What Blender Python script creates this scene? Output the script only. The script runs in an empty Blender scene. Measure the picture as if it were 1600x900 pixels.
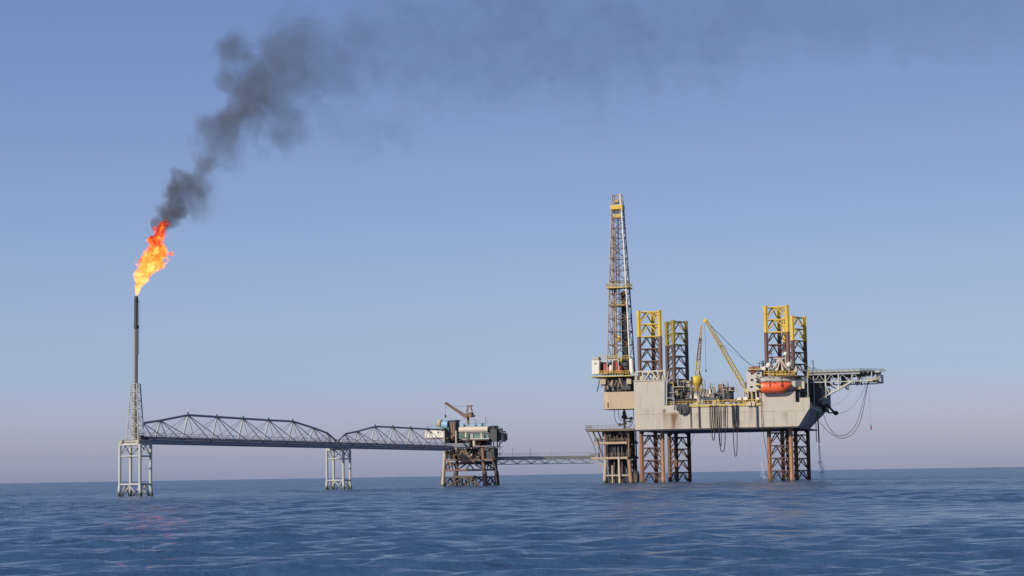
import bpy, bmesh, math, random
import numpy as np
from mathutils import Vector, Matrix
random.seed(7); rng = np.random.default_rng(11)
R = math.radians
S = bpy.context.scene
COL = S.collection

# ------------------------------------------------------------------ camera
FPX = 3000.0; CH = 3.26; PITCH = math.atan(292/3000); ROLL = R(0.93)
C0 = Vector((0, 0, CH))
_f = Vector((0, math.cos(PITCH), math.sin(PITCH)))
_u0 = Vector((0, -math.sin(PITCH), math.cos(PITCH))); _r0 = Vector((1, 0, 0))
_r = math.cos(ROLL)*_r0 - math.sin(ROLL)*_u0
_u = math.sin(ROLL)*_r0 + math.cos(ROLL)*_u0
cam = bpy.data.cameras.new('camera'); camo = bpy.data.objects.new('camera', cam); COL.objects.link(camo)
m = Matrix((( _r.x, _u.x, -_f.x, C0.x), (_r.y, _u.y, -_f.y, C0.y), (_r.z, _u.z, -_f.z, C0.z), (0, 0, 0, 1)))
camo.matrix_world = m
cam.sensor_width = 36; cam.lens = 36*FPX/1600; cam.clip_start = 1; cam.clip_end = 90000
S.camera = camo

def ray(px, py):
    return _f + _r*((px-800)/FPX) + _u*((450-py)/FPX)

class Frame:                                   # a place on the water with its own heading
    def __init__(s, x, y, yaw):
        s.o = Vector((x, y, 0)); s.yaw = R(yaw)
        s.ex = Vector((math.cos(s.yaw), -math.sin(s.yaw), 0)); s.ey = Vector((math.sin(s.yaw), math.cos(s.yaw), 0))
    def world(s, p): return s.o + s.ex*p[0] + s.ey*p[1] + Vector((0, 0, p[2]))
    def _hit(s, px, py, n, k):
        d = ray(px, py); t = (k - (C0-s.o).dot(n))/d.dot(n); q = C0 + d*t - s.o
        return Vector((q.dot(s.ex), q.dot(s.ey), q.z))
    def at(s, px, py, w=0.0): return s._hit(px, py, s.ey, w)
    def atu(s, px, py, u=0.0): return s._hit(px, py, s.ex, u)

# ------------------------------------------------------------------ mesh builder
class MB:
    def __init__(s): s.v = []; s.f = []; s.s = []
    def add(s, vs, fs, smooth=False):
        o = len(s.v); s.v += [tuple(v) for v in vs]
        for f in fs: s.f.append(tuple(i+o for i in f)); s.s.append(smooth)
        return s
    def box(s, a, b):
        x0, x1 = sorted((a[0], b[0])); y0, y1 = sorted((a[1], b[1])); z0, z1 = sorted((a[2], b[2]))
        return s.add([(x0,y0,z0),(x1,y0,z0),(x1,y1,z0),(x0,y1,z0),(x0,y0,z1),(x1,y0,z1),(x1,y1,z1),(x0,y1,z1)],
                     [(0,3,2,1),(4,5,6,7),(0,1,5,4),(1,2,6,5),(2,3,7,6),(3,0,4,7)])
    def tube(s, p, q, r, r2=None, n=8, cap=True):
        p = Vector(p); q = Vector(q); r2 = r if r2 is None else r2
        d = q-p
        if d.length < 1e-6: return s
        d.normalize()
        a = d.cross(Vector((0,0,1)))
        if a.length < .01: a = d.cross(Vector((1,0,0)))
        a.normalize(); b = d.cross(a)
        vs = []
        for k in range(n):
            t = 2*math.pi*(k+.5)/n; e = a*math.cos(t) + b*math.sin(t)
            vs += [p+e*r, q+e*r2]
        s.add(vs, [(2*k, 2*((k+1) % n), 2*((k+1) % n)+1, 2*k+1) for k in range(n)], n > 5)
        if cap:
            s.add([vs[2*k] for k in range(n)], [tuple(reversed(range(n)))]); s.add([vs[2*k+1] for k in range(n)], [tuple(range(n))])
        return s
    def path(s, pts, r, n=6):
        for a, b in zip(pts[:-1], pts[1:]): s.tube(a, b, r, n=n)
        return s
    def bar(s, p, q, t): return s.tube(p, q, t*.7071, n=4)
    def lathe(s, c, prof, n=16):               # prof: (radius, z) up the axis
        vs = []
        for r, z in prof:
            for k in range(n):
                t = 2*math.pi*k/n; vs.append((c[0]+r*math.cos(t), c[1]+r*math.sin(t), c[2]+z))
        fs = []
        for j in range(len(prof)-1):
            for k in range(n):
                a = j*n+k; b = j*n+(k+1) % n; fs.append((a, b, b+n, a+n))
        s.add(vs, fs, True)
        s.add(vs[:n], [tuple(reversed(range(n)))]); s.add(vs[-n:], [tuple(range(n))])
        return s
    def ball(s, c, rx, ry=None, rz=None, n=14):
        ry = ry or rx; rz = rz or rx
        vs = []; m_ = n//2
        for j in range(m_+1):
            ph = math.pi*j/m_ - math.pi/2
            for k in range(n):
                t = 2*math.pi*k/n
                vs.append((c[0]+rx*math.cos(ph)*math.cos(t), c[1]+ry*math.cos(ph)*math.sin(t), c[2]+rz*math.sin(ph)))
        return s.add(vs, [(j*n+k, j*n+(k+1) % n, (j+1)*n+(k+1) % n, (j+1)*n+k) for j in range(m_) for k in range(n)], True)
    def loft(s, rings, smooth=False):          # closed rings of equal count, both ends capped
        n = len(rings[0]); vs = [p for r_ in rings for p in r_]
        s.add(vs, [(j*n+k, j*n+(k+1) % n, (j+1)*n+(k+1) % n, (j+1)*n+k) for j in range(len(rings)-1) for k in range(n)], smooth)
        s.add(rings[0], [tuple(reversed(range(n)))]); s.add(rings[-1], [tuple(range(n))])
        return s
    def rail(s, pts, h=1.1, r=.05, step=1.6):
        for a, b in zip(pts[:-1], pts[1:]):
            a = Vector(a); b = Vector(b); n = max(1, int((b-a).length/step))
            for z in (h*.5, h): s.tube(a+Vector((0,0,z)), b+Vector((0,0,z)), r, n=4, cap=False)
            for k in range(n+1):
                p = a.lerp(b, k/n); s.tube(p, p+Vector((0,0,h)), r, n=4, cap=False)
        return s
    def build(s, name, mat, parent=None, off=(0,0,0), fix=False):
        me = bpy.data.meshes.new(name)
        o3 = Vector(off)
        me.from_pydata([tuple(Vector(v)-o3) for v in s.v], [], s.f)
        me.polygons.foreach_set('use_smooth', s.s)
        me.materials.append(mat); me.update()
        if fix:
            bm = bmesh.new(); bm.from_mesh(me); bmesh.ops.remove_doubles(bm, verts=bm.verts, dist=1e-4); bmesh.ops.recalc_face_normals(bm, faces=bm.faces); bm.to_mesh(me); bm.free()
        o = bpy.data.objects.new(name, me); COL.objects.link(o)
        if parent: o.parent = parent
        return o

def tag(o, label, cat, group=None, kind=None):
    if label: o['label'] = label
    if cat: o['category'] = cat
    if group: o['group'] = group
    if kind: o['kind'] = kind
    return o
OFF = {}
def thing(name, label, cat, F, base=(0,0,0), group=None):
    o = bpy.data.objects.new(name, None); COL.objects.link(o)
    o.location = F.world(base); o.rotation_euler = (0, 0, -F.yaw); o.empty_display_size = 1
    OFF[o] = Vector(base)
    return tag(o, label, cat, group)
def part(t, name, mb, mat, label=None):
    o = mb.build(name, mat, t, OFF[t]); OFF[o] = OFF[t]
    if label: o['label'] = label
    return o
def solo(name, label, cat, F, base, mb, mat, group=None):
    o = mb.build(name, mat, None, base); o.location = F.world(base); o.rotation_euler = (0, 0, -F.yaw); OFF[o] = Vector(base)
    return tag(o, label, cat, group)
def px_box(mb, F, x0, y0, x1, y1, w0, w1):     # a box whose front face at depth w0 spans this stretch
    a = F.at(x0, y1, w0); b = F.at(x1, y0, w0)
    return mb.box((a.x, w0, a.z), (b.x, w1, b.z))
def catenary(a, b, sag, n=12):
    a = Vector(a); b = Vector(b)
    return [a.lerp(b, k/n) - Vector((0, 0, sag*4*(k/n)*(1-k/n))) for k in range(n+1)]

# ------------------------------------------------------------------ materials
def nt_new(name):
    mt = bpy.data.materials.new(name); mt.use_nodes = True
    nt = mt.node_tree; nt.nodes.clear()
    return mt, nt
def N(nt, t, **kw):
    n = nt.nodes.new(t)
    for k, v in kw.items(): setattr(n, k, v)
    return n
def mth(nt, op, a, b=None, c=None, clamp=False):
    n = N(nt, 'ShaderNodeMath', operation=op, use_clamp=clamp)
    for i, x in enumerate((a, b, c)):
        if x is None: continue
        if isinstance(x, (int, float)): n.inputs[i].default_value = x
        else: nt.links.new(x, n.inputs[i])
    return n.outputs[0]
def paint(name, col, rough=.55, rust=.15, rustcol=(.16,.075,.035), streak=.35, vary=.25, metal=0.0, scale=.35, growth=None, low=None, stain=None):
    mt, nt = nt_new(name); L = nt.links.new
    out = N(nt, 'ShaderNodeOutputMaterial'); bs = N(nt, 'ShaderNodeBsdfPrincipled')
    tc = N(nt, 'ShaderNodeTexCoord'); geo = N(nt, 'ShaderNodeNewGeometry')
    n1 = N(nt, 'ShaderNodeTexNoise'); n1.inputs['Scale'].default_value = scale; n1.inputs['Detail'].default_value = 5; n1.inputs['Roughness'].default_value = .65
    L(tc.outputs['Object'], n1.inputs['Vector'])
    mp = N(nt, 'ShaderNodeMapping'); mp.inputs['Scale'].default_value = (1.0, 1.0, .09); L(tc.outputs['Object'], mp.inputs['Vector'])
    n2 = N(nt, 'ShaderNodeTexNoise'); n2.inputs['Scale'].default_value = 1.1; n2.inputs['Detail'].default_value = 4; L(mp.outputs[0], n2.inputs['Vector'])
    # value variation
    v = mth(nt, 'MULTIPLY_ADD', n1.outputs['Fac'], 2*vary, 1-vary)
    hs = N(nt, 'ShaderNodeMix', data_type='RGBA', blend_type='MULTIPLY'); hs.inputs[0].default_value = 1
    hs.inputs[6].default_value = (*col, 1)
    cb = N(nt, 'ShaderNodeCombineColor'); [L(v, cb.inputs[i]) for i in range(3)]
    L(cb.outputs[0], hs.inputs[7])
    # rust: blotches plus vertical runs
    rr = N(nt, 'ShaderNodeMapRange', interpolation_type='SMOOTHSTEP'); L(n2.outputs['Fac'], rr.inputs[0])
    rr.inputs[1].default_value = .52; rr.inputs[2].default_value = .78; rr.inputs[4].default_value = streak
    rb = N(nt, 'ShaderNodeMapRange', interpolation_type='SMOOTHSTEP'); L(n1.outputs['Fac'], rb.inputs[0])
    rb.inputs[1].default_value = .62-.35*rust; rb.inputs[2].default_value = .85-.25*rust; rb.inputs[4].default_value = min(1, rust*1.6)
    fac = mth(nt, 'MAXIMUM', rr.outputs[0], rb.outputs[0], clamp=True)
    mx = N(nt, 'ShaderNodeMix', data_type='RGBA'); L(fac, mx.inputs[0]); L(hs.outputs[2], mx.inputs[6]); mx.inputs[7].default_value = (*rustcol, 1)
    res = mx.outputs[2]
    if low or stain:
        gp = N(nt, 'ShaderNodeSeparateXYZ'); L(geo.outputs['Position'], gp.inputs[0])
    if low:                                    # weathered down to another coat below this height
        q = mth(nt, 'MULTIPLY_ADD', n1.outputs['Fac'], 5.0, gp.outputs[2])
        lr = N(nt, 'ShaderNodeMapRange', interpolation_type='SMOOTHSTEP'); L(q, lr.inputs[0]); lr.inputs[1].default_value = low[1]+7; lr.inputs[2].default_value = low[1]
        ml = N(nt, 'ShaderNodeMix', data_type='RGBA', blend_type='MIX'); L(lr.outputs[0], ml.inputs[0]); L(res, ml.inputs[6])
        mv = N(nt, 'ShaderNodeMix', data_type='RGBA', blend_type='MULTIPLY'); mv.inputs[0].default_value = 1; mv.inputs[6].default_value = (*low[0],1); L(cb.outputs[0], mv.inputs[7]); L(mv.outputs[2], ml.inputs[7]); res = ml.outputs[2]
    if stain:                                  # rust runs below deck drains: (x, z top, half width, length, strength)
        op = N(nt, 'ShaderNodeSeparateXYZ'); L(tc.outputs['Object'], op.inputs[0])
        for sx, sz, sw, sl2, sk2 in stain:
            dx_ = mth(nt, 'DIVIDE', mth(nt, 'ABSOLUTE', mth(nt, 'SUBTRACT', op.outputs[0], sx)), sw)
            dz_ = mth(nt, 'DIVIDE', mth(nt, 'SUBTRACT', sz, op.outputs[2]), sl2)
            a1 = mth(nt, 'SUBTRACT', 1.0, dx_, clamp=True)
            a2 = mth(nt, 'MULTIPLY', mth(nt, 'MULTIPLY', dz_, 12.0, clamp=True), mth(nt, 'SUBTRACT', 1.15, dz_, clamp=True))
            st_ = mth(nt, 'MULTIPLY', mth(nt, 'MULTIPLY', a1, a2), mth(nt, 'MULTIPLY', n2.outputs['Fac'], 2.0*sk2), clamp=True)
            ms = N(nt, 'ShaderNodeMix', data_type='RGBA'); L(st_, ms.inputs[0]); L(res, ms.inputs[6]); ms.inputs[7].default_value = (.17,.085,.045,1); res = ms.outputs[2]
    if growth:                                 # weed and barnacles grown on from the waterline up
        sp = N(nt, 'ShaderNodeSeparateXYZ'); L(geo.outputs['Position'], sp.inputs[0])
        g = mth(nt, 'MULTIPLY_ADD', n1.outputs['Fac'], 1.6, sp.outputs[2])
        gr = N(nt, 'ShaderNodeMapRange', interpolation_type='SMOOTHSTEP'); L(g, gr.inputs[0])
        gr.inputs[1].default_value = growth+1.2; gr.inputs[2].default_value = growth; 
        mx2 = N(nt, 'ShaderNodeMix', data_type='RGBA'); L(gr.outputs[0], mx2.inputs[0]); L(res, mx2.inputs[6]); mx2.inputs[7].default_value = (.055,.07,.03,1)
        res = mx2.outputs[2]
    L(res, bs.inputs['Base Color']); bs.inputs['Metallic'].default_value = metal
    L(mth(nt, 'MULTIPLY_ADD', n1.outputs['Fac'], .3, rough-.15), bs.inputs['Roughness'])
    L(bs.outputs[0], out.inputs[0])
    return mt
M = {}
_st = [(8.2,22.8,2.6,8,1.3),(5.2,24.0,.8,7,1.0),(16.0,22.5,1.2,4,.5),(24,23,2.2,5,.5),(33.5,24,1.0,6,.7),(-.5,24,1.5,5,.25),(44,22,1.4,4,.4),(29,19.5,3,2.5,.35)]
M['hull'] = paint('hull_cream', (.46,.425,.35), .6, .03, (.22,.14,.085), .38, .13, stain=_st)
M['hull_low'] = paint('hull_bottom_dark', (.03,.035,.045), .6, .1)
M['yellow'] = paint('yellow_paint', (.62,.43,.055), .55, .14, (.21,.12,.06), .6, .34, scale=.6)
M['oldyellow'] = paint('weathered_yellow', (.50,.37,.09), .55, .2, (.22,.14,.07), .45, .3)
M['maroon'] = paint('maroon_leg', (.155,.078,.062), .65, .25, (.22,.11,.06), .5, .4, growth=.6, low=((.27,.125,.06),14))
M['legdark'] = paint('dark_leg', (.10,.065,.055), .65, .25, (.15,.075,.045), .4, .4, growth=.6, low=((.16,.085,.05),14))  # darker copy of the leg paint, shade on the rear legs painted in
M['tanleg'] = paint('tan_leg', (.17,.09,.07), .65, .2, (.20,.10,.055), .45, .35, growth=.6, low=((.36,.20,.11),26))
M['lattice'] = paint('dark_rust_lattice', (.10,.06,.05), .65, .25, (.24,.12,.05), .45, .45, growth=.6)
M['tanpile'] = paint('tan_pile', (.34,.20,.115), .65, .2, (.2,.10,.055), .5, .35, growth=.6)
M['olive'] = paint('olive_leg', (.27,.22,.05), .6, .2, (.15,.10,.04), .4, .3)  # the yellow leg paint darkened, shade put into the colour
M['grey'] = paint('pale_grey_paint', (.47,.46,.42), .55, .06, (.20,.14,.09), .25, .15, growth=1.2)
M['steel'] = paint('bridge_steel', (.30,.315,.33), .55, .08, (.15,.10,.07), .2, .2)
M['deckgrey'] = paint('deck_blue_grey', (.165,.18,.205), .6, .08, (.10,.07,.05), .2, .2)
M['olivegrey'] = paint('lichen_grey', (.40,.39,.30), .6, .12, (.2,.15,.08), .3, .25)
M['pipegrey'] = paint('stack_grey', (.24,.235,.19), .6, .15, (.14,.10,.06), .35, .25)
M['brownsteel'] = paint('weathered_brown_steel', (.15,.115,.085), .65, .25, (.12,.065,.04), .4, .35)
M['burnt'] = paint('burnt_steel', (.055,.05,.05), .7, .2, (.10,.06,.04), .3, .3)
M['dark'] = paint('dark_machinery', (.045,.05,.055), .6, .12, (.12,.075,.045), .25, .4)
M['black'] = paint('black_rubber', (.018,.018,.02), .7, 0, (.02,.02,.02), 0, .2)
M['darkblue'] = paint('dark_blue_grey', (.065,.085,.11), .55, .08, (.1,.07,.05), .2, .3)
M['white'] = paint('white_paint', (.72,.69,.61), .45, .06, (.32,.22,.13), .35, .14)
M['cream'] = paint('cream_paint', (.57,.49,.37), .5, .05, (.3,.2,.11), .3, .12)
M['tan'] = paint('tan_plate', (.46,.36,.24), .6, .10, (.22,.12,.06), .4, .2)
M['beige'] = paint('beige_pipe', (.42,.33,.22), .55, .15, (.2,.1,.05), .4, .3)
M['brown'] = paint('rusty_brown', (.22,.125,.08), .7, .3, (.12,.06,.04), .4, .35)
M['redbrown'] = paint('red_oxide', (.24,.115,.085), .65, .15, (.16,.08,.05), .3, .25)
M['red'] = paint('red_paint', (.36,.06,.05), .55, .15, (.2,.05,.04), .2, .2)
M['orange'] = paint('lifeboat_orange', (.82,.13,.045), .35, .0, (.4,.08,.04), .1, .06)
M['canopy'] = paint('lifeboat_canopy_grey', (.37,.36,.32), .45, .03, (.25,.2,.14), .2, .1)
M['blue'] = paint('sky_blue_paint', (.22,.40,.52), .5, .05, (.2,.14,.1), .2, .2)
M['teal'] = paint('teal_green', (.10,.19,.17), .55, .08, (.2,.12,.07), .2, .3)
M['jgrey'] = paint('jacket_rust_dark', (.085,.07,.06), .65, .3, (.17,.085,.05), .4, .4, growth=.9)
M['jlight'] = paint('jacket_pale', (.42,.37,.28), .6, .15, (.2,.11,.06), .4, .25, growth=.9)
def glass():
    mt, nt = nt_new('window_glass'); out = N(nt, 'ShaderNodeOutputMaterial'); b = N(nt, 'ShaderNodeBsdfPrincipled')
    b.inputs['Base Color'].default_value = (.02,.025,.03,1); b.inputs['Roughness'].default_value = .08
    nt.links.new(b.outputs[0], out.inputs[0]); return mt
M['glass'] = glass()

# ------------------------------------------------------------------ sky and sun
SUN_EL = 27.0; SUN_AZ = 48.0       # degrees left of straight behind the camera
w = bpy.data.worlds.new('World'); S.world = w; w.use_nodes = True
nt = w.node_tree; nt.nodes.clear(); L = nt.links.new
out = N(nt, 'ShaderNodeOutputWorld'); bg = N(nt, 'ShaderNodeBackground')
sk = N(nt, 'ShaderNodeTexSky', sky_type='NISHITA'); sk.sun_disc = False
sun_dir = Vector((-math.sin(R(SUN_AZ))*math.cos(R(SUN_EL)), -math.cos(R(SUN_AZ))*math.cos(R(SUN_EL)), math.sin(R(SUN_EL))))
sk.sun_elevation = R(SUN_EL); sk.sun_rotation = math.atan2(sun_dir.x, sun_dir.y)
sk.air_density = 1.0; sk.dust_density = 0.4; sk.ozone_density = 3.0; sk.altitude = 0
tc = N(nt, 'ShaderNodeTexCoord'); sp = N(nt, 'ShaderNodeSeparateXYZ'); L(tc.outputs['Generated'], sp.inputs[0])
rp = N(nt, 'ShaderNodeValToRGB'); L(mth(nt, 'MULTIPLY', sp.outputs[2], 2.5, clamp=True), rp.inputs[0])
SKYRAMP = [(0.0, (0.465, 0.524, 0.972)), (0.014, (0.482, 0.538, 0.967)), (0.0454, (0.537, 0.551, 0.909)), (0.0743, (0.599, 0.587, 0.917)), (0.1033, (0.613, 0.599, 0.908)), (0.1323, (0.598, 0.631, 0.891)), (0.1862, (0.684, 0.644, 0.858)), (0.269, (0.753, 0.682, 0.84)), (0.36, (0.772, 0.689, 0.838)), (0.594, (0.766, 0.718, 0.872)), (1.0, (0.756, 0.718, 0.893))]
els = rp.color_ramp.elements
for i, (p, c) in enumerate(SKYRAMP):
    e = els[i] if i < 2 else els.new(p)
    e.position = p; e.color = (*c, 1)
mx = N(nt, 'ShaderNodeMix', data_type='RGBA', blend_type='MULTIPLY'); mx.inputs[0].default_value = 1
L(sk.outputs[0], mx.inputs[6]); L(rp.outputs[0], mx.inputs[7])
# sky tint, a little darker towards the right of the view
mxx = N(nt, 'ShaderNodeMix', data_type='RGBA', blend_type='MULTIPLY'); mxx.inputs[0].default_value = 1; L(mx.outputs[2], mxx.inputs[6])
cbx = N(nt, 'ShaderNodeCombineColor')
for i_, k_ in enumerate((-.30, -.34, -.42)): L(mth(nt, 'MINIMUM', mth(nt, 'MAXIMUM', mth(nt, 'MULTIPLY_ADD', sp.outputs[0], k_, .98), .86), 1.08), cbx.inputs[i_])
L(cbx.outputs[0], mxx.inputs[7]); L(mxx.outputs[2], bg.inputs[0]); bg.inputs[1].default_value = .12
L(bg.outputs[0], out.inputs[0])
sl = bpy.data.lights.new('sun', 'SUN'); sl.energy = 4.2; sl.angle = R(.5); sl.color = (1, .90, .76)
so = bpy.data.objects.new('sun', sl); COL.objects.link(so); so.rotation_euler = sun_dir.to_track_quat('Z', 'Y').to_euler()

# ------------------------------------------------------------------ sea
def make_sea():
    rs = [3.0]
    while rs[-1] < 48: rs.append(rs[-1]*1.02)
    while rs[-1] < 900: rs.append(rs[-1]*1.0032)
    while rs[-1] < 4000: rs.append(rs[-1]*1.012)
    while rs[-1] < 45000: rs.append(rs[-1]*1.06)
    rs = np.array(rs)
    half = .36; fine = np.arange(-half, half, .0026); rest = np.arange(half, 2*math.pi-half-.01, .09)
    th = np.concatenate([fine, rest])
    nth = len(th)
    dth = np.where(np.arange(nth) < len(fine), .0026, .09)
    RR, TT = np.meshgrid(rs, th, indexing='ij')
    X = RR*np.sin(TT); Y = RR*np.cos(TT)
    sp_r = np.gradient(rs)[:, None]; sp_t = RR*dth[None, :]
    spacing = np.maximum(sp_r*np.ones_like(TT), sp_t*np.ones_like(TT))
    Z = np.zeros_like(X); DX = np.zeros_like(X); DY = np.zeros_like(X)
    nw = 70
    for i in range(nw):
        chop = i % 4 == 0; lam = 2.6*(7.5/2.6)**(rng.random()) if chop else .7*(2.6/.7)**(rng.random())
        ang = R(190) + rng.normal(0, .36)      # heading
        k = 2*math.pi/lam
        slope = .041 if chop else .0195
        a = slope/k
        ph = rng.random()*2*math.pi
        fade = np.clip((lam/spacing-1.5)/1.8, 0, 1)
        arg = k*(X*math.sin(ang)+Y*math.cos(ang)) + ph
        Z += a*fade*np.cos(arg)
        DX -= .8*a*fade*np.sin(arg)*math.sin(ang); DY -= .8*a*fade*np.sin(arg)*math.cos(ang)
    # gusts: patches of livelier and calmer water
    g = .8+.35*np.sin(X*.021+Y*.013+1.3)*np.sin(Y*.017-X*.008+.4)+.2*np.sin(X*.06+Y*.021)
    Z *= g; DX *= g; DY *= g
    V = np.stack([X+DX, Y+DY, Z], -1).reshape(-1, 3)
    nr = len(rs)
    I = np.arange(nr*nth).reshape(nr, nth)
    a = I[:-1]; b = np.roll(I, -1, 1)[:-1]; c = np.roll(I, -1, 1)[1:]; d = I[1:]
    F = np.stack([a, d, c, b], -1).reshape(-1, 4)
    V = np.vstack([V, [[0, 0, 0]]]); 
    tris = np.stack([np.full(nth, nr*nth), I[0], np.roll(I[0], -1)], -1)
    me = bpy.data.meshes.new('sea')
    nl = F.size + tris.size
    me.vertices.add(len(V)); me.vertices.foreach_set('co', V.ravel().astype(np.float32))
    me.loops.add(nl); me.loops.foreach_set('vertex_index', np.concatenate([F.ravel(), tris.ravel()]).astype(np.int32))
    npol = len(F)+len(tris); me.polygons.add(npol)
    st = np.concatenate([np.arange(len(F))*4, len(F)*4+np.arange(len(tris))*3]).astype(np.int32)
    me.polygons.foreach_set('loop_start', st)
    me.update(calc_edges=True); me.validate()
    me.polygons.foreach_set('use_smooth', [True]*len(me.polygons))
    o = bpy.data.objects.new('sea', me); COL.objects.link(o); o['kind'] = 'structure'
    mt, nt = nt_new('sea_water'); L = nt.links.new
    out = N(nt, 'ShaderNodeOutputMaterial'); bs = N(nt, 'ShaderNodeBsdfPrincipled'); tc = N(nt, 'ShaderNodeTexCoord')
    bs.inputs['Base Color'].default_value = (.038,.086,.170,1); bs.inputs['IOR'].default_value = 1.333; bs.inputs['Roughness'].default_value = .12
    mp = N(nt, 'ShaderNodeMapping'); mp.inputs['Rotation'].default_value = (0,0,R(-20)); mp.inputs['Scale'].default_value = (.75,1.25,1); L(tc.outputs['Object'], mp.inputs['Vector'])
    n1 = N(nt, 'ShaderNodeTexNoise'); n1.inputs['Scale'].default_value = 1.5; n1.inputs['Detail'].default_value = 4; n1.inputs['Roughness'].default_value = .6; L(mp.outputs[0], n1.inputs['Vector'])
    n2 = N(nt, 'ShaderNodeTexNoise'); n2.inputs['Scale'].default_value = .35; n2.inputs['Detail'].default_value = 3; L(mp.outputs[0], n2.inputs['Vector'])
    h = mth(nt, 'MULTIPLY_ADD', n2.outputs['Fac'], 1.6, mth(nt, 'MULTIPLY', n1.outputs['Fac'], .55))
    bp = N(nt, 'ShaderNodeBump'); bp.inputs['Strength'].default_value = 1; bp.inputs['Distance'].default_value = .28
    ln_ = N(nt, 'ShaderNodeVectorMath', operation='LENGTH'); L(tc.outputs['Object'], ln_.inputs[0])
    far = N(nt, 'ShaderNodeMapRange'); L(ln_.outputs['Value'], far.inputs[0]); far.inputs[1].default_value = 100; far.inputs[2].default_value = 900; far.inputs[3].default_value = .30; far.inputs[4].default_value = 1.25
    mp3 = N(nt, 'ShaderNodeMapping'); mp3.inputs['Scale'].default_value = (.022,.011,1); L(tc.outputs['Object'], mp3.inputs['Vector'])
    n3 = N(nt, 'ShaderNodeTexNoise'); n3.inputs['Scale'].default_value = 1; n3.inputs['Detail'].default_value = 6; n3.inputs['Roughness'].default_value = .7; L(mp3.outputs[0], n3.inputs['Vector'])
    rgh = N(nt, 'ShaderNodeMapRange'); L(ln_.outputs['Value'], rgh.inputs[0]); rgh.inputs[1].default_value = 80; rgh.inputs[2].default_value = 700; rgh.inputs[3].default_value = .12; rgh.inputs[4].default_value = .20
    L(rgh.outputs[0], bs.inputs['Roughness'])
    gust = N(nt, 'ShaderNodeMapRange'); L(n3.outputs['Fac'], gust.inputs[0]); gust.inputs[1].default_value = .35; gust.inputs[2].default_value = .65; gust.inputs[3].default_value = .35; gust.inputs[4].default_value = 1.75
    L(mth(nt, 'MULTIPLY', far.outputs[0], gust.outputs[0]), bp.inputs['Distance'])     # swell too fine for the mesh out there is carried by the bump
    L(h, bp.inputs['Height']); L(bp.outputs[0], bs.inputs['Normal'])
    L(bs.outputs[0], out.inputs[0])
    me.materials.append(mt)
make_sea()

# ------------------------------------------------------------------ frames
YB = 17.0
pier1_xy = (-82.3, 418.0)
FB = Frame(*pier1_xy, YB)                 # flare pier and both bridges: local y runs along the bridge
S2 = 114.5                                # second pier, metres along the bridge
ZB = 11.3                                 # underside of the bridge

# ---- support piers
def pier(s0, label, h):
    t = thing('support_pier', label, 'pier', FB, (0, s0, 0), 'four legged piers under the long bridge')
    k = 2.42; zs = 2.3
    cs = [(-k,-k), (k,-k), (k,k), (-k,k)]
    for (x, y) in cs:
        part(t, 'leg', MB().tube((x, s0+y, zs-.3), (x, s0+y, h), .34, n=12), M['grey'])
        part(t, 'pile_sleeve', MB().tube((x*1.14, s0+y*1.14, -2), (x, s0+y, zs), .40, .36, n=12), M['grey'])
    for i in range(4):
        a = Vector((cs[i][0], s0+cs[i][1], 0)); b = Vector((cs[(i+1)%4][0], s0+cs[(i+1)%4][1], 0)); mid = (a+b)/2
        up = lambda p, z: Vector((p.x, p.y, z))
        part(t, 'horizontal_brace', MB().tube(up(a,zs+.25), up(b,zs+.25), .22), M['grey'])
        part(t, 'horizontal_brace', MB().tube(up(a,h-2.6), up(b,h-2.6), .17), M['grey'])
        kb = MB()
        kb.tube(up(mid,h-.3), up(a,h-2.4), .11).tube(up(mid,h-.3), up(b,h-2.4), .11)
        part(t, 'knee_brace', kb, M['steel'])
        lb = MB()
        lb.tube(up(mid,zs), up(a*1.0,-.8)+Vector((0,0,0)), .15).tube(up(mid,zs), up(b,-.8), .15)
        part(t, 'splash_zone_brace', lb, M['grey'])
    cap = MB()
    for i in range(4):
        a = cs[i]; b = cs[(i+1)%4]
        cap.bar((a[0],s0+a[1],h), (b[0],s0+b[1],h), .5)
    part(t, 'cap_beam', cap, M['grey'])
    return t
p1 = pier(0, 'four legged pale grey pier standing under the burning flare stack', 11.2)
p2 = pier(S2+1.5, 'four legged pale grey pier in open water under the joint of the two truss bridges', 11.0)

# ---- flare tower
t = thing('flare_tower', 'tall slender flare stack in a short lattice mast, burnt black at its tip', 'flare stack', FB, (0,0,11.5))
zt = FB.at(211.5, 463, 0).z; z2 = FB.at(211, 512, 0).z; zl = FB.at(210, 600, 0).z
part(t, 'stack_pipe', MB().tube((.1,0,12), (.1,0,z2), .40, n=14), M['pipegrey'])
tip = MB().tube((.1,0,z2), (.1,0,zt), .38, .40, n=14).tube((.1,0,z2-.2), (.1,0,z2+.5), .52, n=14).tube((.1,0,zt-1.2), (.1,0,zt-.5), .46, n=14)
tip.path([(.75,0,z2-6),(.75,0,zt-1)], .08).path([(-.5,.3,z2-2),(-.5,.3,zt-.6)], .07)
part(t, 'burner_tip', tip, M['burnt'])
lad = MB()
for sx in (-.2,.2): lad.tube((sx-.2,-.7,13), (sx-.2,-.7,z2), .05, n=4)
for z in np.arange(13, z2, .6): lad.tube((-.4,-.7,z), (0,-.7,z), .03, n=4)
part(t, 'ladder', lad, M['olivegrey'])
kb, kt = 1.42, .74
corners = [(-1,-1),(1,-1),(1,1),(-1,1)]
for (x, y) in corners:
    part(t, 'mast_leg', MB().tube((x*kb, y*kb, 11.7), (x*kt, y*kt, zl), .10 if x < 0 else .13), M['grey'])
nb = 7
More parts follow.
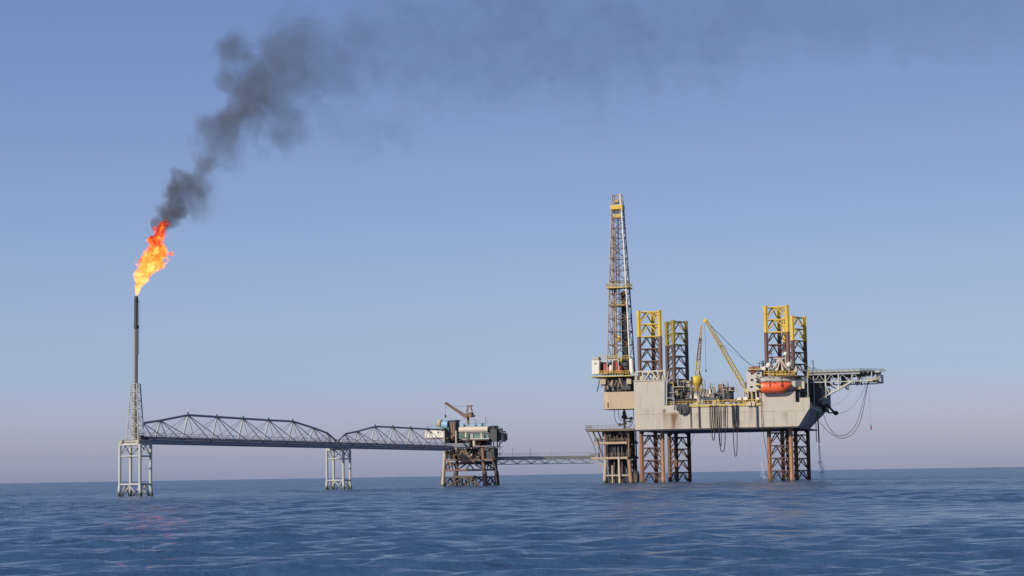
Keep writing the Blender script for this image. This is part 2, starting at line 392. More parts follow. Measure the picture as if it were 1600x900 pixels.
for i in range(4):
    a = Vector((*corners[i], 0)); b = Vector((*corners[(i+1)%4], 0)); pm = MB()
    for j in range(nb):
        z0 = 11.7+(zl-11.7)*j/nb; z1 = 11.7+(zl-11.7)*(j+1)/nb
        q0 = kb+(kt-kb)*j/nb; q1 = kb+(kt-kb)*(j+1)/nb
        P = lambda c, q, z: Vector((c.x*q, c.y*q, z))
        if j % 2: pm.tube(P(a,q0,z0), P(b,q1,z1), .055, n=6)
        else: pm.tube(P(b,q0,z0), P(a,q1,z1), .055, n=6)
        pm.tube(P(a,q1,z1), P(b,q1,z1), .05, n=6)
    part(t, 'lattice_panel', pm, M['grey'])
sk_ = MB()
for x in (-2.0, 2.0): sk_.tube((x,-2.9,11.75), (x,2.6,11.75), .42, n=12)
for y in (-2.3, 0, 2.0): sk_.tube((-2,y,11.75), (2,y,11.75), .24, n=8)
part(t, 'skid_frame', sk_, M['olivegrey'])
el = MB().path([(.1,0,12.2),(.5,1.0,12.6),(1.0,2.2,12.6),(1.0,3.8,12.4)], .33, 10)
el.box((.9,-.6,12),(1.7,.8,13.1))
part(t, 'knock_out_pot', el, M['burnt'])
pr = MB().rail([(-2.3,-2.6,11.9),(2.3,-2.6,11.9)], 1.0, .035)
part(t, 'railing', pr, M['olivegrey'])

# ---- truss bridges
def bridge(nodes, s_start, s_end, label, post_x=None):
    t = thing('truss_bridge', label, 'bridge', FB, (0, s_start, ZB), 'long triangular truss bridges to the flare')
    hw = 1.6; zd = ZB+1.35
    P = [FB.atu(x, y, 0) for x, y in nodes]
    top = MB(); pts = [(0, p.y, p.z) for p in P]
    for a, b in zip(pts[:-1], pts[1:]): top.tube(a, b, .27, n=10)
    part(t, 'top_chord', top, M['steel'])
    for sx in (-hw, hw):
        part(t, 'bottom_chord', MB().tube((sx, s_start, ZB+.3), (sx, s_end, ZB+.3), .3, n=10).bar((sx, s_start, zd-.1), (sx, s_end, zd-.1), .22), M['steel'])
    dk = MB().box((-hw-.15, s_start, ZB+.5), (hw+.15, s_end, ZB+.95))
    for x, z, r in ((-1.1,zd+.05,.22), (-.5,zd+.0,.17), (.1,zd+.1,.26), (.8,zd,.2), (1.2,zd+.1,.14)): dk.tube((x, s_start, z), (x, s_end, z), r, n=8)
    n = int((s_end-s_start)/3)
    for k in range(n+1):
        s = s_start+(s_end-s_start)*k/n; dk.box((-hw-.25, s-.12, ZB+.05), (hw+.25, s+.12, ZB+.5))
    part(t, 'pipe_deck', dk, M['deckgrey'])
    inner = [p for p in P[1:-1]]
    for i, p in enumerate(inner):
        for sx in (-hw, hw):
            part(t, 'post', MB().tube((0,p.y,p.z), (sx*1.06,p.y,ZB+.4), .19 if sx < 0 else .11, n=8), M['grey'] if sx < 0 else M['steel'])
    allp = [P[0]] + inner + [P[-1]]
    for i in range(len(allp)-1):
        a, b = allp[i], allp[i+1]
        for sx in (-hw, hw):
            if a.z > zd+1: part(t, 'diagonal', MB().tube((0,a.y,a.z), (sx,b.y,zd-.3), .10, n=6), M['steel'])
            if b.z > zd+1: part(t, 'diagonal', MB().tube((0,b.y,b.z), (sx,a.y,zd-.3), .055, n=6), M['steel'])
    rl = MB()
    for sx in (-hw, hw): rl.rail([(sx, s_start+1, zd), (sx, s_end-1, zd)], 1.1, .035, 2.0)
    part(t, 'handrail', rl, M['deckgrey'])
    nl = MB()
    for p in P:
        if p.z > zd+4.8: nl.tube((0,p.y,p.z), (0,p.y,p.z+.7), .2, .14, n=8)
    part(t, 'marker_light', nl, M['dark'])
    return t
bridge([(223.5,661),(251,657),(294,648.5),(339,651.5),(380,654),(420,656.5),(457.5,658.5),(489.5,668.5),(512,677),(525,689)], 2.6, S2+1.2,
       'long grey truss bridge with a peaked top chord, running from the flare pier')
bridge([(527.5,690),(539,678),(559,674),(586,666.5),(614,667.5),(642,669),(668.5,670.5),(693,672)], S2+1.6, 209.5,
       'shorter grey truss bridge ending at the rusty crane platform')

# ------------------------------------------------------------------ central platform
FPx = Frame(-14.6, 627.5, 16.0)
t = thing('jacket_platform', 'dark rusty four legged platform with stacked decks and pipework, joining both bridges', 'platform', FPx, (0,0,0))
P0 = t
k0 = 7.0; kt = 6.3; zc = FPx.at(732, 720, -6).z; zm = FPx.at(732, 699, -6).z
corners = [(-1,-1),(1,-1),(1,1),(-1,1)]
for i, (x, y) in enumerate(corners):
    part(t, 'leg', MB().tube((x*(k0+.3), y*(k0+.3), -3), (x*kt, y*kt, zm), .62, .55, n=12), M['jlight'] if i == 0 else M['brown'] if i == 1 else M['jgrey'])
    part(t, 'pile', MB().tube((x*(k0+.9), y*(k0-.3), -3), (x*(k0+.3), y*(k0-.4), FPx.at(732,737,-6).z), .38, n=10), M['jgrey'])
zh = FPx.at(732, 734.5, -6).z; zl = FPx.at(732, 746, -6).z
for i in range(4):
    a = Vector((*corners[i],0)); b = Vector((*corners[(i+1)%4],0))
    Q = lambda c, z: Vector((c.x*(k0+(kt-k0)*z/zm), c.y*(k0+(kt-k0)*z/zm), z)); mid = (a+b)/2
    part(t, 'horizontal_brace', MB().tube(Q(a,zh), Q(b,zh), .30), M['redbrown'] if i == 0 else M['jgrey'])
    part(t, 'horizontal_brace', MB().tube(Q(a,zl), Q(b,zl), .26), M['jgrey'])
    xb = MB().tube(Q(mid,zl), Q(a,-1), .26).tube(Q(mid,zl), Q(b,-1), .26).tube(Q(a,zl), Q(a.lerp(b,.28),-1), .2).tube(Q(b,zl), Q(b.lerp(a,.28),-1), .2)
    part(t, 'splash_zone_brace', xb, M['jgrey'])
    ub = MB().tube(Q(a.lerp(b,.3),zc-.4), Q(a,zh), .24).tube(Q(b.lerp(a,.3),zc-.4), Q(b,zh), .24).tube(Q(a.lerp(b,.42),zc-.4), Q(a.lerp(b,.30),zh), .2).tube(Q(b.lerp(a,.3),zc-.2), Q(b.lerp(a,.45),zh), .2)
    part(t, 'upper_brace', ub, M['jgrey'])
for j in range(7):
    x = -3.4+j*1.15
    part(t, 'riser', MB().tube((x,-5.2+.5*(j%2),-2), (x,-5.2+.5*(j%2),zl+.2), .3, n=8), M['jgrey'] if j % 3 else M['brown'])
part(t, 'fender_rail', MB().tube((-4,-5.9,zl+.3),(4,-5.9,zl+.3),.3), M['jgrey'])
# cellar deck with equipment
cd = MB(); px_box(cd, FPx, 694, 716.5, 773, 720, -7.2, 7.5); part(t, 'cellar_deck', cd, M['brown'])
cd = MB(); px_box(cd, FPx, 720, 720, 741, 722.5, -7.3, -3); part(t, 'deck_edge_beam', cd, M['redbrown'])
md = MB(); px_box(md, FPx, 697, 697, 765, 699.3, -7.4, 7.5); part(t, 'main_deck', md, M['redbrown'])
r_ = random.Random(5)
for k in range(64):                            # pipework between cellar and main deck
    x = r_.uniform(-6, 6.2); y = r_.uniform(-6.6, 3); z0 = zc+.4; z1 = zm-.2
    tgt = MB(); rr = r_.uniform(.10, .24)
    if k % 2: tgt.path([(x,y,z0),(x,y,r_.uniform(z0+.8,z1-.8)),(x+r_.uniform(-2.4,2.4),y,z1)], rr)
    else:
        z = r_.uniform(z0+.5, z1-.4); x2 = max(-6.4, min(6.4, x+r_.uniform(-6,6))); tgt.path([(x,y,z0),(x,y,z),(x2,y,z),(x2,y,z1)], rr)
    part(t, 'pipe', tgt, M[('beige','dark','brown','dark')[k % 4]])
for k in range(7):
    x = -2.6+k*.55; pw = MB().path([(x,-6.9,zm-.3),(x+.5,-7.0,zm-1.6),(x+1.6,-7,zm-3.3),(x+1.7,-6.8,zm-4.6)], .13); part(t, 'curved_riser', pw, M['beige'])

for i, (x0,y0,x1,y1,w0,w1,mt,nm) in enumerate([(698,704,712,716,-4,2,'dark','separator_skid'), (722,706,742,717,-2,4,'dark','separator_skid'), (744,702,764,717,-5,5,'dark','equipment_skid'), (714,709,724,717,-5,-2,'brown','equipment_skid')]):
    b = MB(); px_box(b, FPx, x0,y0,x1,y1,w0,w1); part(t, nm, b, M[mt])
for (x0,y0,x1,y1,w0,w1,mt,nm) in ((700,701,730,716.5,1.5,6,'dark','equipment_skid'),(726,702,768,716.5,2,6.5,'burnt','equipment_skid'),(703,687,760,697,-1,5,'dark','pipe_alley'),(757,700,772,716.5,-6,-2,'dark','equipment_skid'),(735,690,750,697,-4,-2,'brown','pump_skid'),(752,699.5,764,704,-6.5,-4,'jgrey','cable_tray'),(700,722,733,726,-3,3,'brown','sump_tank'),(742,720,766,726,-4,4,'dark','sump_tank')):
    b = MB(); px_box(b, FPx, x0,y0,x1,y1,w0,w1); part(t, nm, b, M[mt])
v = MB(); a = FPx.at(716,712,-5.5); v.tube((a.x,-5.5,a.z),(a.x+5,-5.5,a.z),.75,n=14); part(t, 'pressure_vessel', v, M['beige'])
# pylon carrying the bridge end: dark platform bay on the left
b = MB(); px_box(b, FPx, 692,692,733,699,-8.5,-3); part(t, 'bridge_landing', b, M['deckgrey'])
b = MB()
for x in (694.5, 713): a = FPx.at(x,699,-8); c = FPx.at(x,673,-8); b.tube((a.x,-8,a.z-2),(a.x,-8,c.z),.3,n=8)
part(t, 'landing_post', b, M['jlight'])
# upper works
b = MB(); px_box(b, FPx, 662,683.8,700,686,-7.6,-1); part(t, 'cabin_floor', b, M['brown'])
b = MB(); px_box(b, FPx, 664,671.5,692.5,684,-7.2,-1.5); cab = part(t, 'control_cabin', b, M['white'])
for x in (672.5, 683.5):
    wn = MB(); px_box(wn, FPx, x,674,x+2.6,676.6,-7.25,-7.15); part(t and cab, 'window', wn, M['glass'])
b = MB(); px_box(b, FPx, 663,669,693,671.5,-7.6,-1.2); part(t, 'cabin_roof', b, M['teal'])
b = MB().rail([FPx.at(664,669,-7.4), FPx.at(692,669,-7.4)], 1.0, .05); part(t, 'roof_railing', b, M['teal'])
b = MB(); px_box(b, FPx, 693,668,702,697,-5,2); part(t, 'stair_tower', b, M['darkblue'])
b = MB(); px_box(b, FPx, 702,656.5,711.5,690,-4.5,0); sv = part(t, 'service_tower', b, M['dark'])
for x in (704.5, 708): 
    wn = MB(); px_box(wn, FPx, x,660,x+2,688,-4.62,-4.48); part(sv, 'shutter_panel', wn, M['brown'])
b = MB(); px_box(b, FPx, 701.8,655.8,711.8,657.5,-4.8,.3); part(t, 'tower_cap', b, M['teal'])
a = FPx.at(696,664,-4); b = MB().tube((a.x-1.0,-4,a.z),(a.x+1.0,-4,a.z),1.5,n=18); part(t, 'blue_tank', b, M['blue'])
a = FPx.at(687.5,662,-4); b = MB().lathe((a.x,-4,a.z-1.1),[(.5,0),(1.0,.3),(1.05,2.0),(.6,2.4)],14); part(t, 'vent_cowl', b, M['beige'])
b = MB(); a = FPx.at(690.3,662,-4); b.tube((a.x-.25,-4,a.z),(a.x+.25,-4,a.z),1.25,n=16); part(t, 'fan_ring', b, M['burnt'])
b = MB(); px_box(b, FPx, 717,676.5,763,686,-4.6,6); part(t, 'lower_module', b, M['teal'])
b = MB(); px_box(b, FPx, 716.5,684.5,764,687,-6.2,6.2); part(t, 'module_base', b, M['grey'])
b = MB(); px_box(b, FPx, 716.5,687,764,688.6,-6.3,6.2); part(t, 'kick_plate', b, M['redbrown'])
for x in (727.5, 752): 
    b = MB(); px_box(b, FPx, x-1,676,x+1,685,-6.1,-5.7); part(t, 'module_column', b, M['cream'])
b = MB(); px_box(b, FPx, 735,678,739,684.5,-4.9,-4.55); part(t, 'door_panel', b, M['canopy'])
b = MB(); a = FPx.at(718,671.8,-5); c = FPx.at(763,671.8,-5); b.tube((a.x,-5,a.z),(c.x,-5,a.z),1.05,n=18); b.box((a.x,-5,a.z-.2),(c.x,4.5,a.z+.95)); part(t, 'long_tank', b, M['cream'])
b = MB(); q = FPx.at(718,667.3,-5.4); e = FPx.at(762,667.3,-5.4); b.rail([q, e], 1.6, .06, 1.1); part(t, 'roof_railing', b, M['blue']); b = MB().rail([Vector((q.x,4,q.z)), Vector((e.x,4,q.z))], 1.4, .06, 1.3); part(t, 'roof_railing', b, M['blue'])
for x0, x1, yy in ((719,724,662.5),(737,742,663.5),(746,752,661.5)):
    b = MB(); px_box(b, FPx, x0,yy,x1,667.4,-3,0); part(t, 'roof_unit', b, M['blue'])
b = MB()
for x, y in ((759,651),(743,655),(762,656)): a = FPx.at(x,667,-2); c = FPx.at(x,y,-2); b.tube(a, (a.x,-2,c.z), .07, n=5)
part(t, 'aerial', b, M['dark'])
b = MB(); px_box(b, FPx, 763.5,670,776,690,-5,0); px_box(b, FPx, 766,665,772,670,-3,2); part(t, 'generator_house', b, M['dark'])
b = MB(); px_box(b, FPx, 776,688,785,690,-4,0); px_box(b, FPx, 776,673.5,785,675,-4,0); px_box(b, FPx, 777,676,784,688,-3,0); px_box(b, FPx, 779,669,783,673.5,-3,-1)
for x in (780,784.5):
    a = FPx.at(x,690,-4); c = FPx.at(x,673,-4); b.tube(a,(a.x,-4,c.z),.15,n=6); b.tube((a.x,0,a.z),(a.x,0,c.z),.15,n=6)
q = FPx.at(776,673.5,-4); e = FPx.at(785,673.5,-4); b.rail([q,e],1.1,.06,1.2)
part(t, 'side_gantry', b, M['darkblue'])
for x in (777.5, 782.5):
    b = MB(); px_box(b, FPx, x,677,x+3.6,688,-3,2); part(t, 'control_panel', b, M['dark'])
b = MB(); a = FPx.at(784.5,690,-3); c = FPx.at(774,702,-3); b.tube(a,c,.13); a = FPx.at(777,690,-3); c = FPx.at(777,712,-3); b.tube(a,(a.x,-3,c.z),.2); b.tube((a.x+.8,-3,a.z),(a.x+.8,-3,c.z),.15); a = FPx.at(771,690,-6); b.tube(a,(a.x,-6,c.z),.22)
part(t, 'gantry_strut', b, M['jgrey'])
b = MB(); a = FPx.at(712,684,-7); c = FPx.at(735,692,-7)
for dy in (0, .9): b.tube((a.x,-7+dy,a.z),(c.x,-7+dy,c.z),.2,n=6); b.tube((a.x,-7+dy,a.z+1.1),(c.x,-7+dy,c.z+1.1),.08,n=6)
for k in range(12): p = Vector((a.x,-7,a.z)).lerp(Vector((c.x,-7,c.z)),k/11); b.box((p.x-.15,-7,p.z),(p.x+.15,-6.1,p.z+.05))
part(t, 'stairway', b, M['dark'])
for x, y0, y1, r in ((741,688.5,697,.5),(713.5,688,698,.35)):
    b = MB(); a = FPx.at(x,y1,-6.6); c = FPx.at(x,y0,-6.6); b.tube((a.x,-6.6,a.z),(a.x,-6.6,c.z),r,n=10); part(t, 'white_column', b, M['cream'])
b = MB(); a = FPx.at(762,699,-3)
for j,(dx,dz) in enumerate(((-3.2,-2.2),(-4.4,-3.4),(-2.2,-3.0))):
    b.tube((a.x+dx,-3+j,a.z),(a.x+dx+1.6,-3+j,a.z+dz*1.0),.14,n=6).tube((a.x+dx+1.6,-3+j,a.z),(a.x+dx,-3+j,a.z+dz),.14,n=6)
part(t, 'cross_bracing', b, M['darkblue'])
b = MB(); px_box(b, FPx, 780,704,784.5,706,-5,-4); part(t, 'sign_board', b, M['blue'])
b = MB(); a = FPx.at(771,724,-7.5); b.path([(a.x-.8,-7.5,a.z+4),(a.x,-7.5,a.z),(a.x+.7,-7.5,a.z-1.2),(a.x+1.1,-7.5,-1)], .28, 8); part(t, 'export_riser', b, M['jgrey'])

# platform crane
a = FPx.at(731.5, 660, 0)
t = thing('pedestal_crane', 'rusty brown crane with its boom raised left, on the platform where both bridges meet', 'crane', FPx, (a.x,0,a.z-1))
zt_ = FPx.at(731,650,0).z
part(t, 'pedestal', MB().tube((a.x,0,a.z-1),(a.x,0,zt_),.35,.45,n=12), M['brown'])
b = MB(); px_box(b, FPx, 728,644,736.5,652,-1.2,1.2); part(t, 'machinery_house', b, M['brown'])
b = MB(); px_box(b, FPx, 724.5,648,729,653,-1.6,-.3); part(t, 'cab', b, M['brown'])
b = MB(); px_box(b, FPx, 736.5,648,740,651.5,-.8,.8); part(t, 'counterweight', b, M['dark'])
A = FPx.at(727,650,0); B = FPx.at(696,629.5,0)
bm_ = MB()
for dy in (-.4,.4):
    for dz in (-.35,.35): bm_.tube((A.x,dy,A.z+dz*1.4),(B.x,dy*.6,B.z+dz*.6),.13,n=6)
for k in range(14):
    p = A.lerp(B,k/14); q = A.lerp(B,(k+1)/14); sgn = 1 if k%2 else -1
    for dy in (-.35,.35): bm_.tube((p.x,dy,p.z+.35*sgn),(q.x,dy,q.z-.35*sgn),.09,n=5)
part(t, 'boom', bm_, M['brown'])
b = MB().bar(A.lerp(B,.8),B,.75); part(t, 'boom_tip', b, M['dark'])
g = MB(); top = FPx.at(733.5,634.5,0)
for dx in (-.9,.9): g.tube((top.x+dx,-.5,zt_+1.5),(top.x+dx*.4,0,top.z),.16).tube((top.x+dx,.5,zt_+1.5),(top.x+dx*.4,0,top.z),.16)
g.box((top.x-.9,-.5,top.z-.2),(top.x+.9,.5,top.z+.3)); part(t, 'gantry', g, M['redbrown'])
g = MB(); m1 = FPx.at(717,635,0); g.tube(top, m1, .05, n=4).tube(m1, A.lerp(B,.85), .04, n=4); g.tube(B, (B.x,0,FPx.at(697,650,0).z), .04, n=4); part(t, 'rigging', g, M['dark'])
hz = FPx.at(697,651,0); part(t, 'hook_block', MB().lathe((B.x,0,hz.z-.4),[(.12,0),(.3,.2),(.3,.8),(.1,1.1)],8), M['dark'])

# ------------------------------------------------------------------ footbridge to the wellhead tower
A = FPx.at(772, 711.5, 2); Aw = FPx.world(A)
FW = Frame(35.5, 648.0, 15.0)
Bl = FW.at(926, 714, -3); Bw = FW.world(Bl); Aw.z = Bw.z = (Aw.z+Bw.z)/2
dv = Bw-Aw; ln = dv.length; FC = Frame(Aw.x, Aw.y, -math.degrees(math.atan2(dv.y, dv.x)))
zt_ = Aw.z
t = thing('footbridge', 'low straight footbridge with zigzag bracing below its walkway, over open water', 'bridge', FC, (0,0,zt_))
part(t, 'walkway', MB().box((0,-1,zt_-1.15),(ln,1,zt_)), M['grey'])
for y in (-.9,.9): part(t, 'bottom_chord', MB().tube((0,y,zt_-2.5),(ln,y,zt_-2.5),.13), M['steel'])
n = 14
for y in (-.9,.9):
    zz = MB()
    for k in range(n):
        x0 = ln*k/n; x1 = ln*(k+1)/n; lo, hi = zt_-2.45, zt_-.85
        zz.tube((x0,y,hi if k%2==0 else lo),(x1,y,lo if k%2==0 else hi),.15 if y < 0 else .05,n=6)
    part(t, 'zigzag_bracing', zz, M['steel'])
r1 = MB()
for y in (-1,1): r1.rail([(0,y,zt_),(ln,y,zt_)],1.1,.035,2.2)
part(t, 'handrail', r1, M['grey'])
for x in (ln*.2,ln*.38,ln*.58,ln*.78): part(t, 'lamp_post', MB().tube((x,.9,zt_),(x,.9,zt_+2.6),.06,n=6).tube((x,.9,zt_+2.6),(x,.3,zt_+2.75),.09,n=6), M['grey'])

# ------------------------------------------------------------------ wellhead tower
t = thing('wellhead_platform', 'beige three deck wellhead tower with a wide top deck, beneath the drilling derrick', 'platform', FW, (0,0,0))
W0 = -4.5
zA = FW.at(955,670,W0).z; zB = FW.at(955,690.5,W0).z; zC = FW.at(955,714,W0).z
def dk(name, x0, x1, z, th, w0, w1, mt):
    a = FW.at(x0,714,w0).x; c = FW.at(x1,714,w0).x
    part(t, name, MB().box((a,w0,z-th),(c,w1,z)), M[mt]); return a, c
ax, cx = dk('top_deck', 915.5, 992, zA, .75, -6, 6.5, 'brownsteel')
bx, ex_ = dk('middle_deck', 929, 979.5, zB, .7, -4.6, 5, 'beige')
dx_, fx = dk('lower_deck', 922.5, 980.5, zC, .7, -4.6, 5, 'beige')
for nm, x0, x1, z, w0 in (('railing',ax,cx,zA,-6),('railing',bx,ex_,zB,-4.5),('railing',dx_,fx,zC,-4.5)):
    part(t, nm, MB().rail([(x0,4,z),(x0,w0+.1,z),(x1,w0+.1,z),(x1,4,z)],1.25,.06,1.3), M['brownsteel'])
xl0 = FW.at(943,755,W0).x; xl1 = FW.at(946,716,W0).x; xr0 = FW.at(987,755,W0).x; xr1 = FW.at(982.5,716,W0).x
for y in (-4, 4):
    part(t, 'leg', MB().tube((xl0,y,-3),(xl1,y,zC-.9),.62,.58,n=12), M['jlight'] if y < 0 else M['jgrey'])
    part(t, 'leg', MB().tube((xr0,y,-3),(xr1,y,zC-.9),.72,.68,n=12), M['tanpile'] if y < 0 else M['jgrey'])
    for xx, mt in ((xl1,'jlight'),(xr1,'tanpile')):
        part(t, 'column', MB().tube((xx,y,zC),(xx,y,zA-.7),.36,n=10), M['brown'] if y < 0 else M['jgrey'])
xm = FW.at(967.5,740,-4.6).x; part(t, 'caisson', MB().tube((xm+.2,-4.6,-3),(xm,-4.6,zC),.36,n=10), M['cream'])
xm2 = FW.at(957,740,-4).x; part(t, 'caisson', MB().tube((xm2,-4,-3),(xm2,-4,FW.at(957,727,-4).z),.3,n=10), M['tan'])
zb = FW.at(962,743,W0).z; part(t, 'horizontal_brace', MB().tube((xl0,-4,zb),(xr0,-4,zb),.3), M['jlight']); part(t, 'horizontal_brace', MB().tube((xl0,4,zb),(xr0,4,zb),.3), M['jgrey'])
for j in range(15):
    x = FW.at(950+2.1*j,740,0).x; y = -2.4+2.4*(j%3)
    part(t, 'conductor', MB().tube((x,y,-3),(x,y,zA-.8),.36,n=8), M['dark'] if j % 3 else M['jgrey'])
ds_ = lambda p, q, r, mt='jlight': part(t, 'deck_strut', MB().tube(p, q, r, n=6), M[mt])
for x in (ax+.5, ax+2.2):                      # raking struts under the overhanging top deck
    for y in (-5.2, 4): ds_((x,y,zA-.7),(x+1.9,y,zB-.5),.14,'brownsteel'); ds_((x+1.9,y,zB-.5),(x+3.2,y,zC+.2),.12,'brownsteel')
ds_((dx_+.8,-4.2,zC-.8),(xl1,-4,zC-3.4),.2); ds_((dx_+2.5,-4.2,zC-.8),(xl1+.2,-2,zC-2.2),.16)
for x in (ax+4, ax+6.2, cx-3, cx-5): ds_((x,-5.4,zA-.7),(x+1.2,-4.4,zB),.13,'jgrey')
for (x0_,x1_,z0_,z1_,y0_,y1_,mt,nm) in ((947,979,zC,zB-.95,-1.5,3,'dark','valve_skid'),(944,960,zB,zA-1.6,-2.5,3,'brown','test_separator'),(961,981,zB,zA-.8,-1.5,4,'dark','test_separator'),(950,979,zC-4.2,zC-1,0,3.5,'dark','guide_frame'),(979,983,zB,zA-.8,-2,4,'jgrey','pipe_duct'),(979,984,zC,zB-.9,-2,4,'dark','pipe_duct')):
    part(t, nm, MB().box((FW.at(x0_,690,-3).x,y0_,z0_),(FW.at(x1_,690,-3).x,y1_,z1_)), M[mt])
for x0,x1,z,h,y0,y1,mt in ((941,955,zA-.75,-1.9,-4,2,'dark'),(966,980,zA-.75,-1.4,-3.5,1,'dark')):
    a_ = FW.at(x0,690,-4).x; c_ = FW.at(x1,690,-4).x; part(t, 'manifold_skid', MB().box((a_,y0,z+h),(c_,y1,z)), M[mt])
b = MB()
for k in range(12):
    x = FW.at(934+3.8*k,690,-4).x; b.tube((x,-4,zB),(x,-4,zB+r_.uniform(1.0,2.2)),.16,n=6)
    if k % 2: b.tube((x,-4,zB+.9),(x+1.6,-4,zB+.9),.13,n=6)
part(t, 'manifold_piping', b, M['brownsteel'])
b = MB()
for k in range(8):
    x = FW.at(936+5.2*k,714,-3).x; b.tube((x,-3,zC),(x,-3,zB-.9),.14,n=6)
    if k%2==0: b.lathe((x,-3,zC),[(.35,0),(.35,1.3),(.2,1.6)],8)
part(t, 'wellhead_valves', b, M['darkblue'])
# dark stair and riser tower at the right edge
xs = FW.at(988,700,2).x
b = MB()
for dx in (-1.0, .9):
    for y in (1, 4): b.tube((xs+dx,y,-2),(xs+dx,y,zA),.24,n=6)
z = 1.0; fl = 1
while z < zA-2.4:
    b.tube((xs-1*fl,1.4,z),(xs+.9*fl,1.4,z+2.4),.16,n=5); b.tube((xs-1*fl,3.4,z),(xs+.9*fl,3.4,z+2.4),.16,n=5); b.box((xs-1.2,.9,z+2.3),(xs+1.1,4.1,z+2.45)); z += 2.5; fl = -fl
part(t, 'stair_tower', b, M['dark'])
for z in (zB, zC, 3.8): part(t, 'stair_landing', MB().box((xs-1.5,.6,z-.7),(xs+1.6,4.4,z)), M['dark'])
part(t, 'boat_landing', MB().box((xs-1.4,.5,-.5),(xs+1.7,4.5,3.0)), M['jgrey'])

# ------------------------------------------------------------------ jack-up rig
FR = Frame(45.5, 632.0, 15.0)
wF, wB = -7.0, 52.0
zb_ = FR.at(1016,671,wF).z; zd_ = FR.at(1100,632,wF).z
rig = thing('jack_up_rig', 'big jack up drilling rig, a cream steel hull raised on four lattice legs', 'oil rig', FR, (0,0,0))
uL = FR.at(991.5,650,wF).x; uT = FR.at(1265,630,wF).x; uBt = FR.at(1247.5,660,wF).x
uTr = FR.at(1289.5,640,wB).x; uBr = FR.at(1264,668,wB).x
zk = FR.at(1265,637,wF).z
front = [(uL,wF,zb_),(uBt,wF,zb_),(uT,wF,zk),(uT,wF,zd_),(uL,wF,zd_)]
back = [(uL,wB,zb_),(uBr,wB,zb_),(uTr,wB,zk),(uTr,wB,zd_),(uL,wB,zd_)]
hm = MB().loft([front[::-1], back[::-1]])
hull = part(rig, 'hull', hm, M['hull'])
sm = MB()                                       # welded seams and fender rails standing proud of the plating
zs = FR.at(1100,645,wF).z
sm.box((uL+.05,wF-.07,zs-.07),(FR.at(1258,640,wF).x,wF-.003,zs+.07))
for x in (1042,1062,1078.5,1170,1243): a = FR.at(x,650,wF).x; sm.box((a-.06,wF-.06,zb_+.1),(a+.06,wF-.003,zs-.08)); 
part(hull, 'weld_seam', sm, M['tan'])
bl = MB().box((uL+.1,wF+.15,zb_-.45),(uBt-.3,wB-.3,zb_-.003)); part(rig, 'keel_plate', bl, M['hull_low'])
# jack house block at the left front leg
u1 = FR.at(1041.5,610,wF).x; zj = FR.at(1016,595.5,wF).z
part(rig, 'jack_house', MB().box((uL,wF-.02,zd_+.003),(u1,wF+4.2,zj)), M['hull'])
tj = MB(); tj.box((uL-.15,wF-.2,zj+.003),(u1+.15,wF+4.3,zj+.35)); part(rig, 'jack_house_cap', tj, M['olivegrey'])
part(rig, 'jack_house', MB().box((uL,wF+4.4,zd_+.003),(u1-1.5,wF+13,zd_+3.5)), M['dark'])
# portal frame on the block in front of the leg
pf = MB(); zp = zj+.4
for x in (993,1004,1028,1039): a = FR.at(x,590,wF+1).x; pf.bar((a,wF+1,zp),(a,wF+1,zp+2.9),.35)
a = FR.at(994,590,wF+1).x; c = FR.at(1040,590,wF+1).x; mid = (a+c)/2
pf.bar((a,wF+1,zp+2.9),(c,wF+1,zp+2.9),.4); pf.bar((mid-.3,wF+1,zp+2.8),(mid-2.2,wF+1,zp),.4); pf.bar((mid+.3,wF+1,zp+2.8),(mid+2.2,wF+1,zp),.4)
part(rig, 'jacking_frame', pf, M['cream'])
for x in (996,1002,1009,1022,1031,1036): a = FR.at(x,590,wF+2.4).x; part(rig, 'jacking_motor', MB().lathe((a,wF+2.4,zp),[(.5,0),(.55,.9),(.3,1.5)],8), M['olivegrey'])

SIDE = 7.0; BAY = 4.06
def leg(u, w, flip, ztop, m_lo, m_hi, mats=None, seed=0):
    root = bpy.data.objects.new('leg', None); COL.objects.link(root); root.parent = rig; root.location = (u, w, 0); OFF[root] = Vector((0,0,0))
    h = SIDE*.866; s = -1 if flip else 1
    ch = [(-SIDE/2, -h/3*s), (SIDE/2, -h/3*s), (0, 2*h/3*s)]
    zsp = ztop-2*BAY-.5
    for i, (x, y) in enumerate(ch):
        lo = (mats or {}).get(i, m_lo)
        c = MB().tube((x,y,-4),(x,y,zsp),.51,n=12); rk = .15
        c.box((x-.65,y-rk,-4),(x+.65,y+rk,zsp-.01))
        co = c.build('chord', M[lo], root)
        c2 = MB().tube((x,y,zsp),(x,y,ztop),.55,n=12); c2.box((x-.68,y-rk-.02,zsp),(x+.68,y+rk+.02,ztop-.01))
        c2.build('painted_top', M[m_hi], co)
    for i in range(3):
        a = Vector((*ch[i],0)); b = Vector((*ch[(i+1)%3],0)); md = (a+b)/2
        lo = MB(); hi = MB(); z = ztop-.5
        while z > -2:
            tg = hi if z > zsp-.2 else lo
            U = lambda p, zz: Vector((p.x,p.y,zz))
            tg.tube(U(a,z),U(b,z),.23,n=8)
            tg2 = hi if z-BAY/2 > zsp-.2 else lo
            tg2.tube(U(md,z),U(a,z-BAY+.2),.21,n=8).tube(U(md,z),U(b,z-BAY+.2),.21,n=8)
            z -= BAY
        lp = lo.build('lattice_panel', M['lattice' if m_lo == 'maroon' else m_lo], root); hi.build('painted_lattice', M[m_hi], lp)
    return root
uC = 41.8
zleg = FR.at(1013,485,-2).z
leg(0, 0, False, zleg, 'maroon', 'yellow', {1:'tanleg'})
leg(0.2, 45, True, zleg, 'legdark', 'olive')
leg(uC, 0, False, zleg, 'maroon', 'yellow', {1:'tanleg'})
leg(uC, 45, True, zleg, 'legdark', 'yellow')
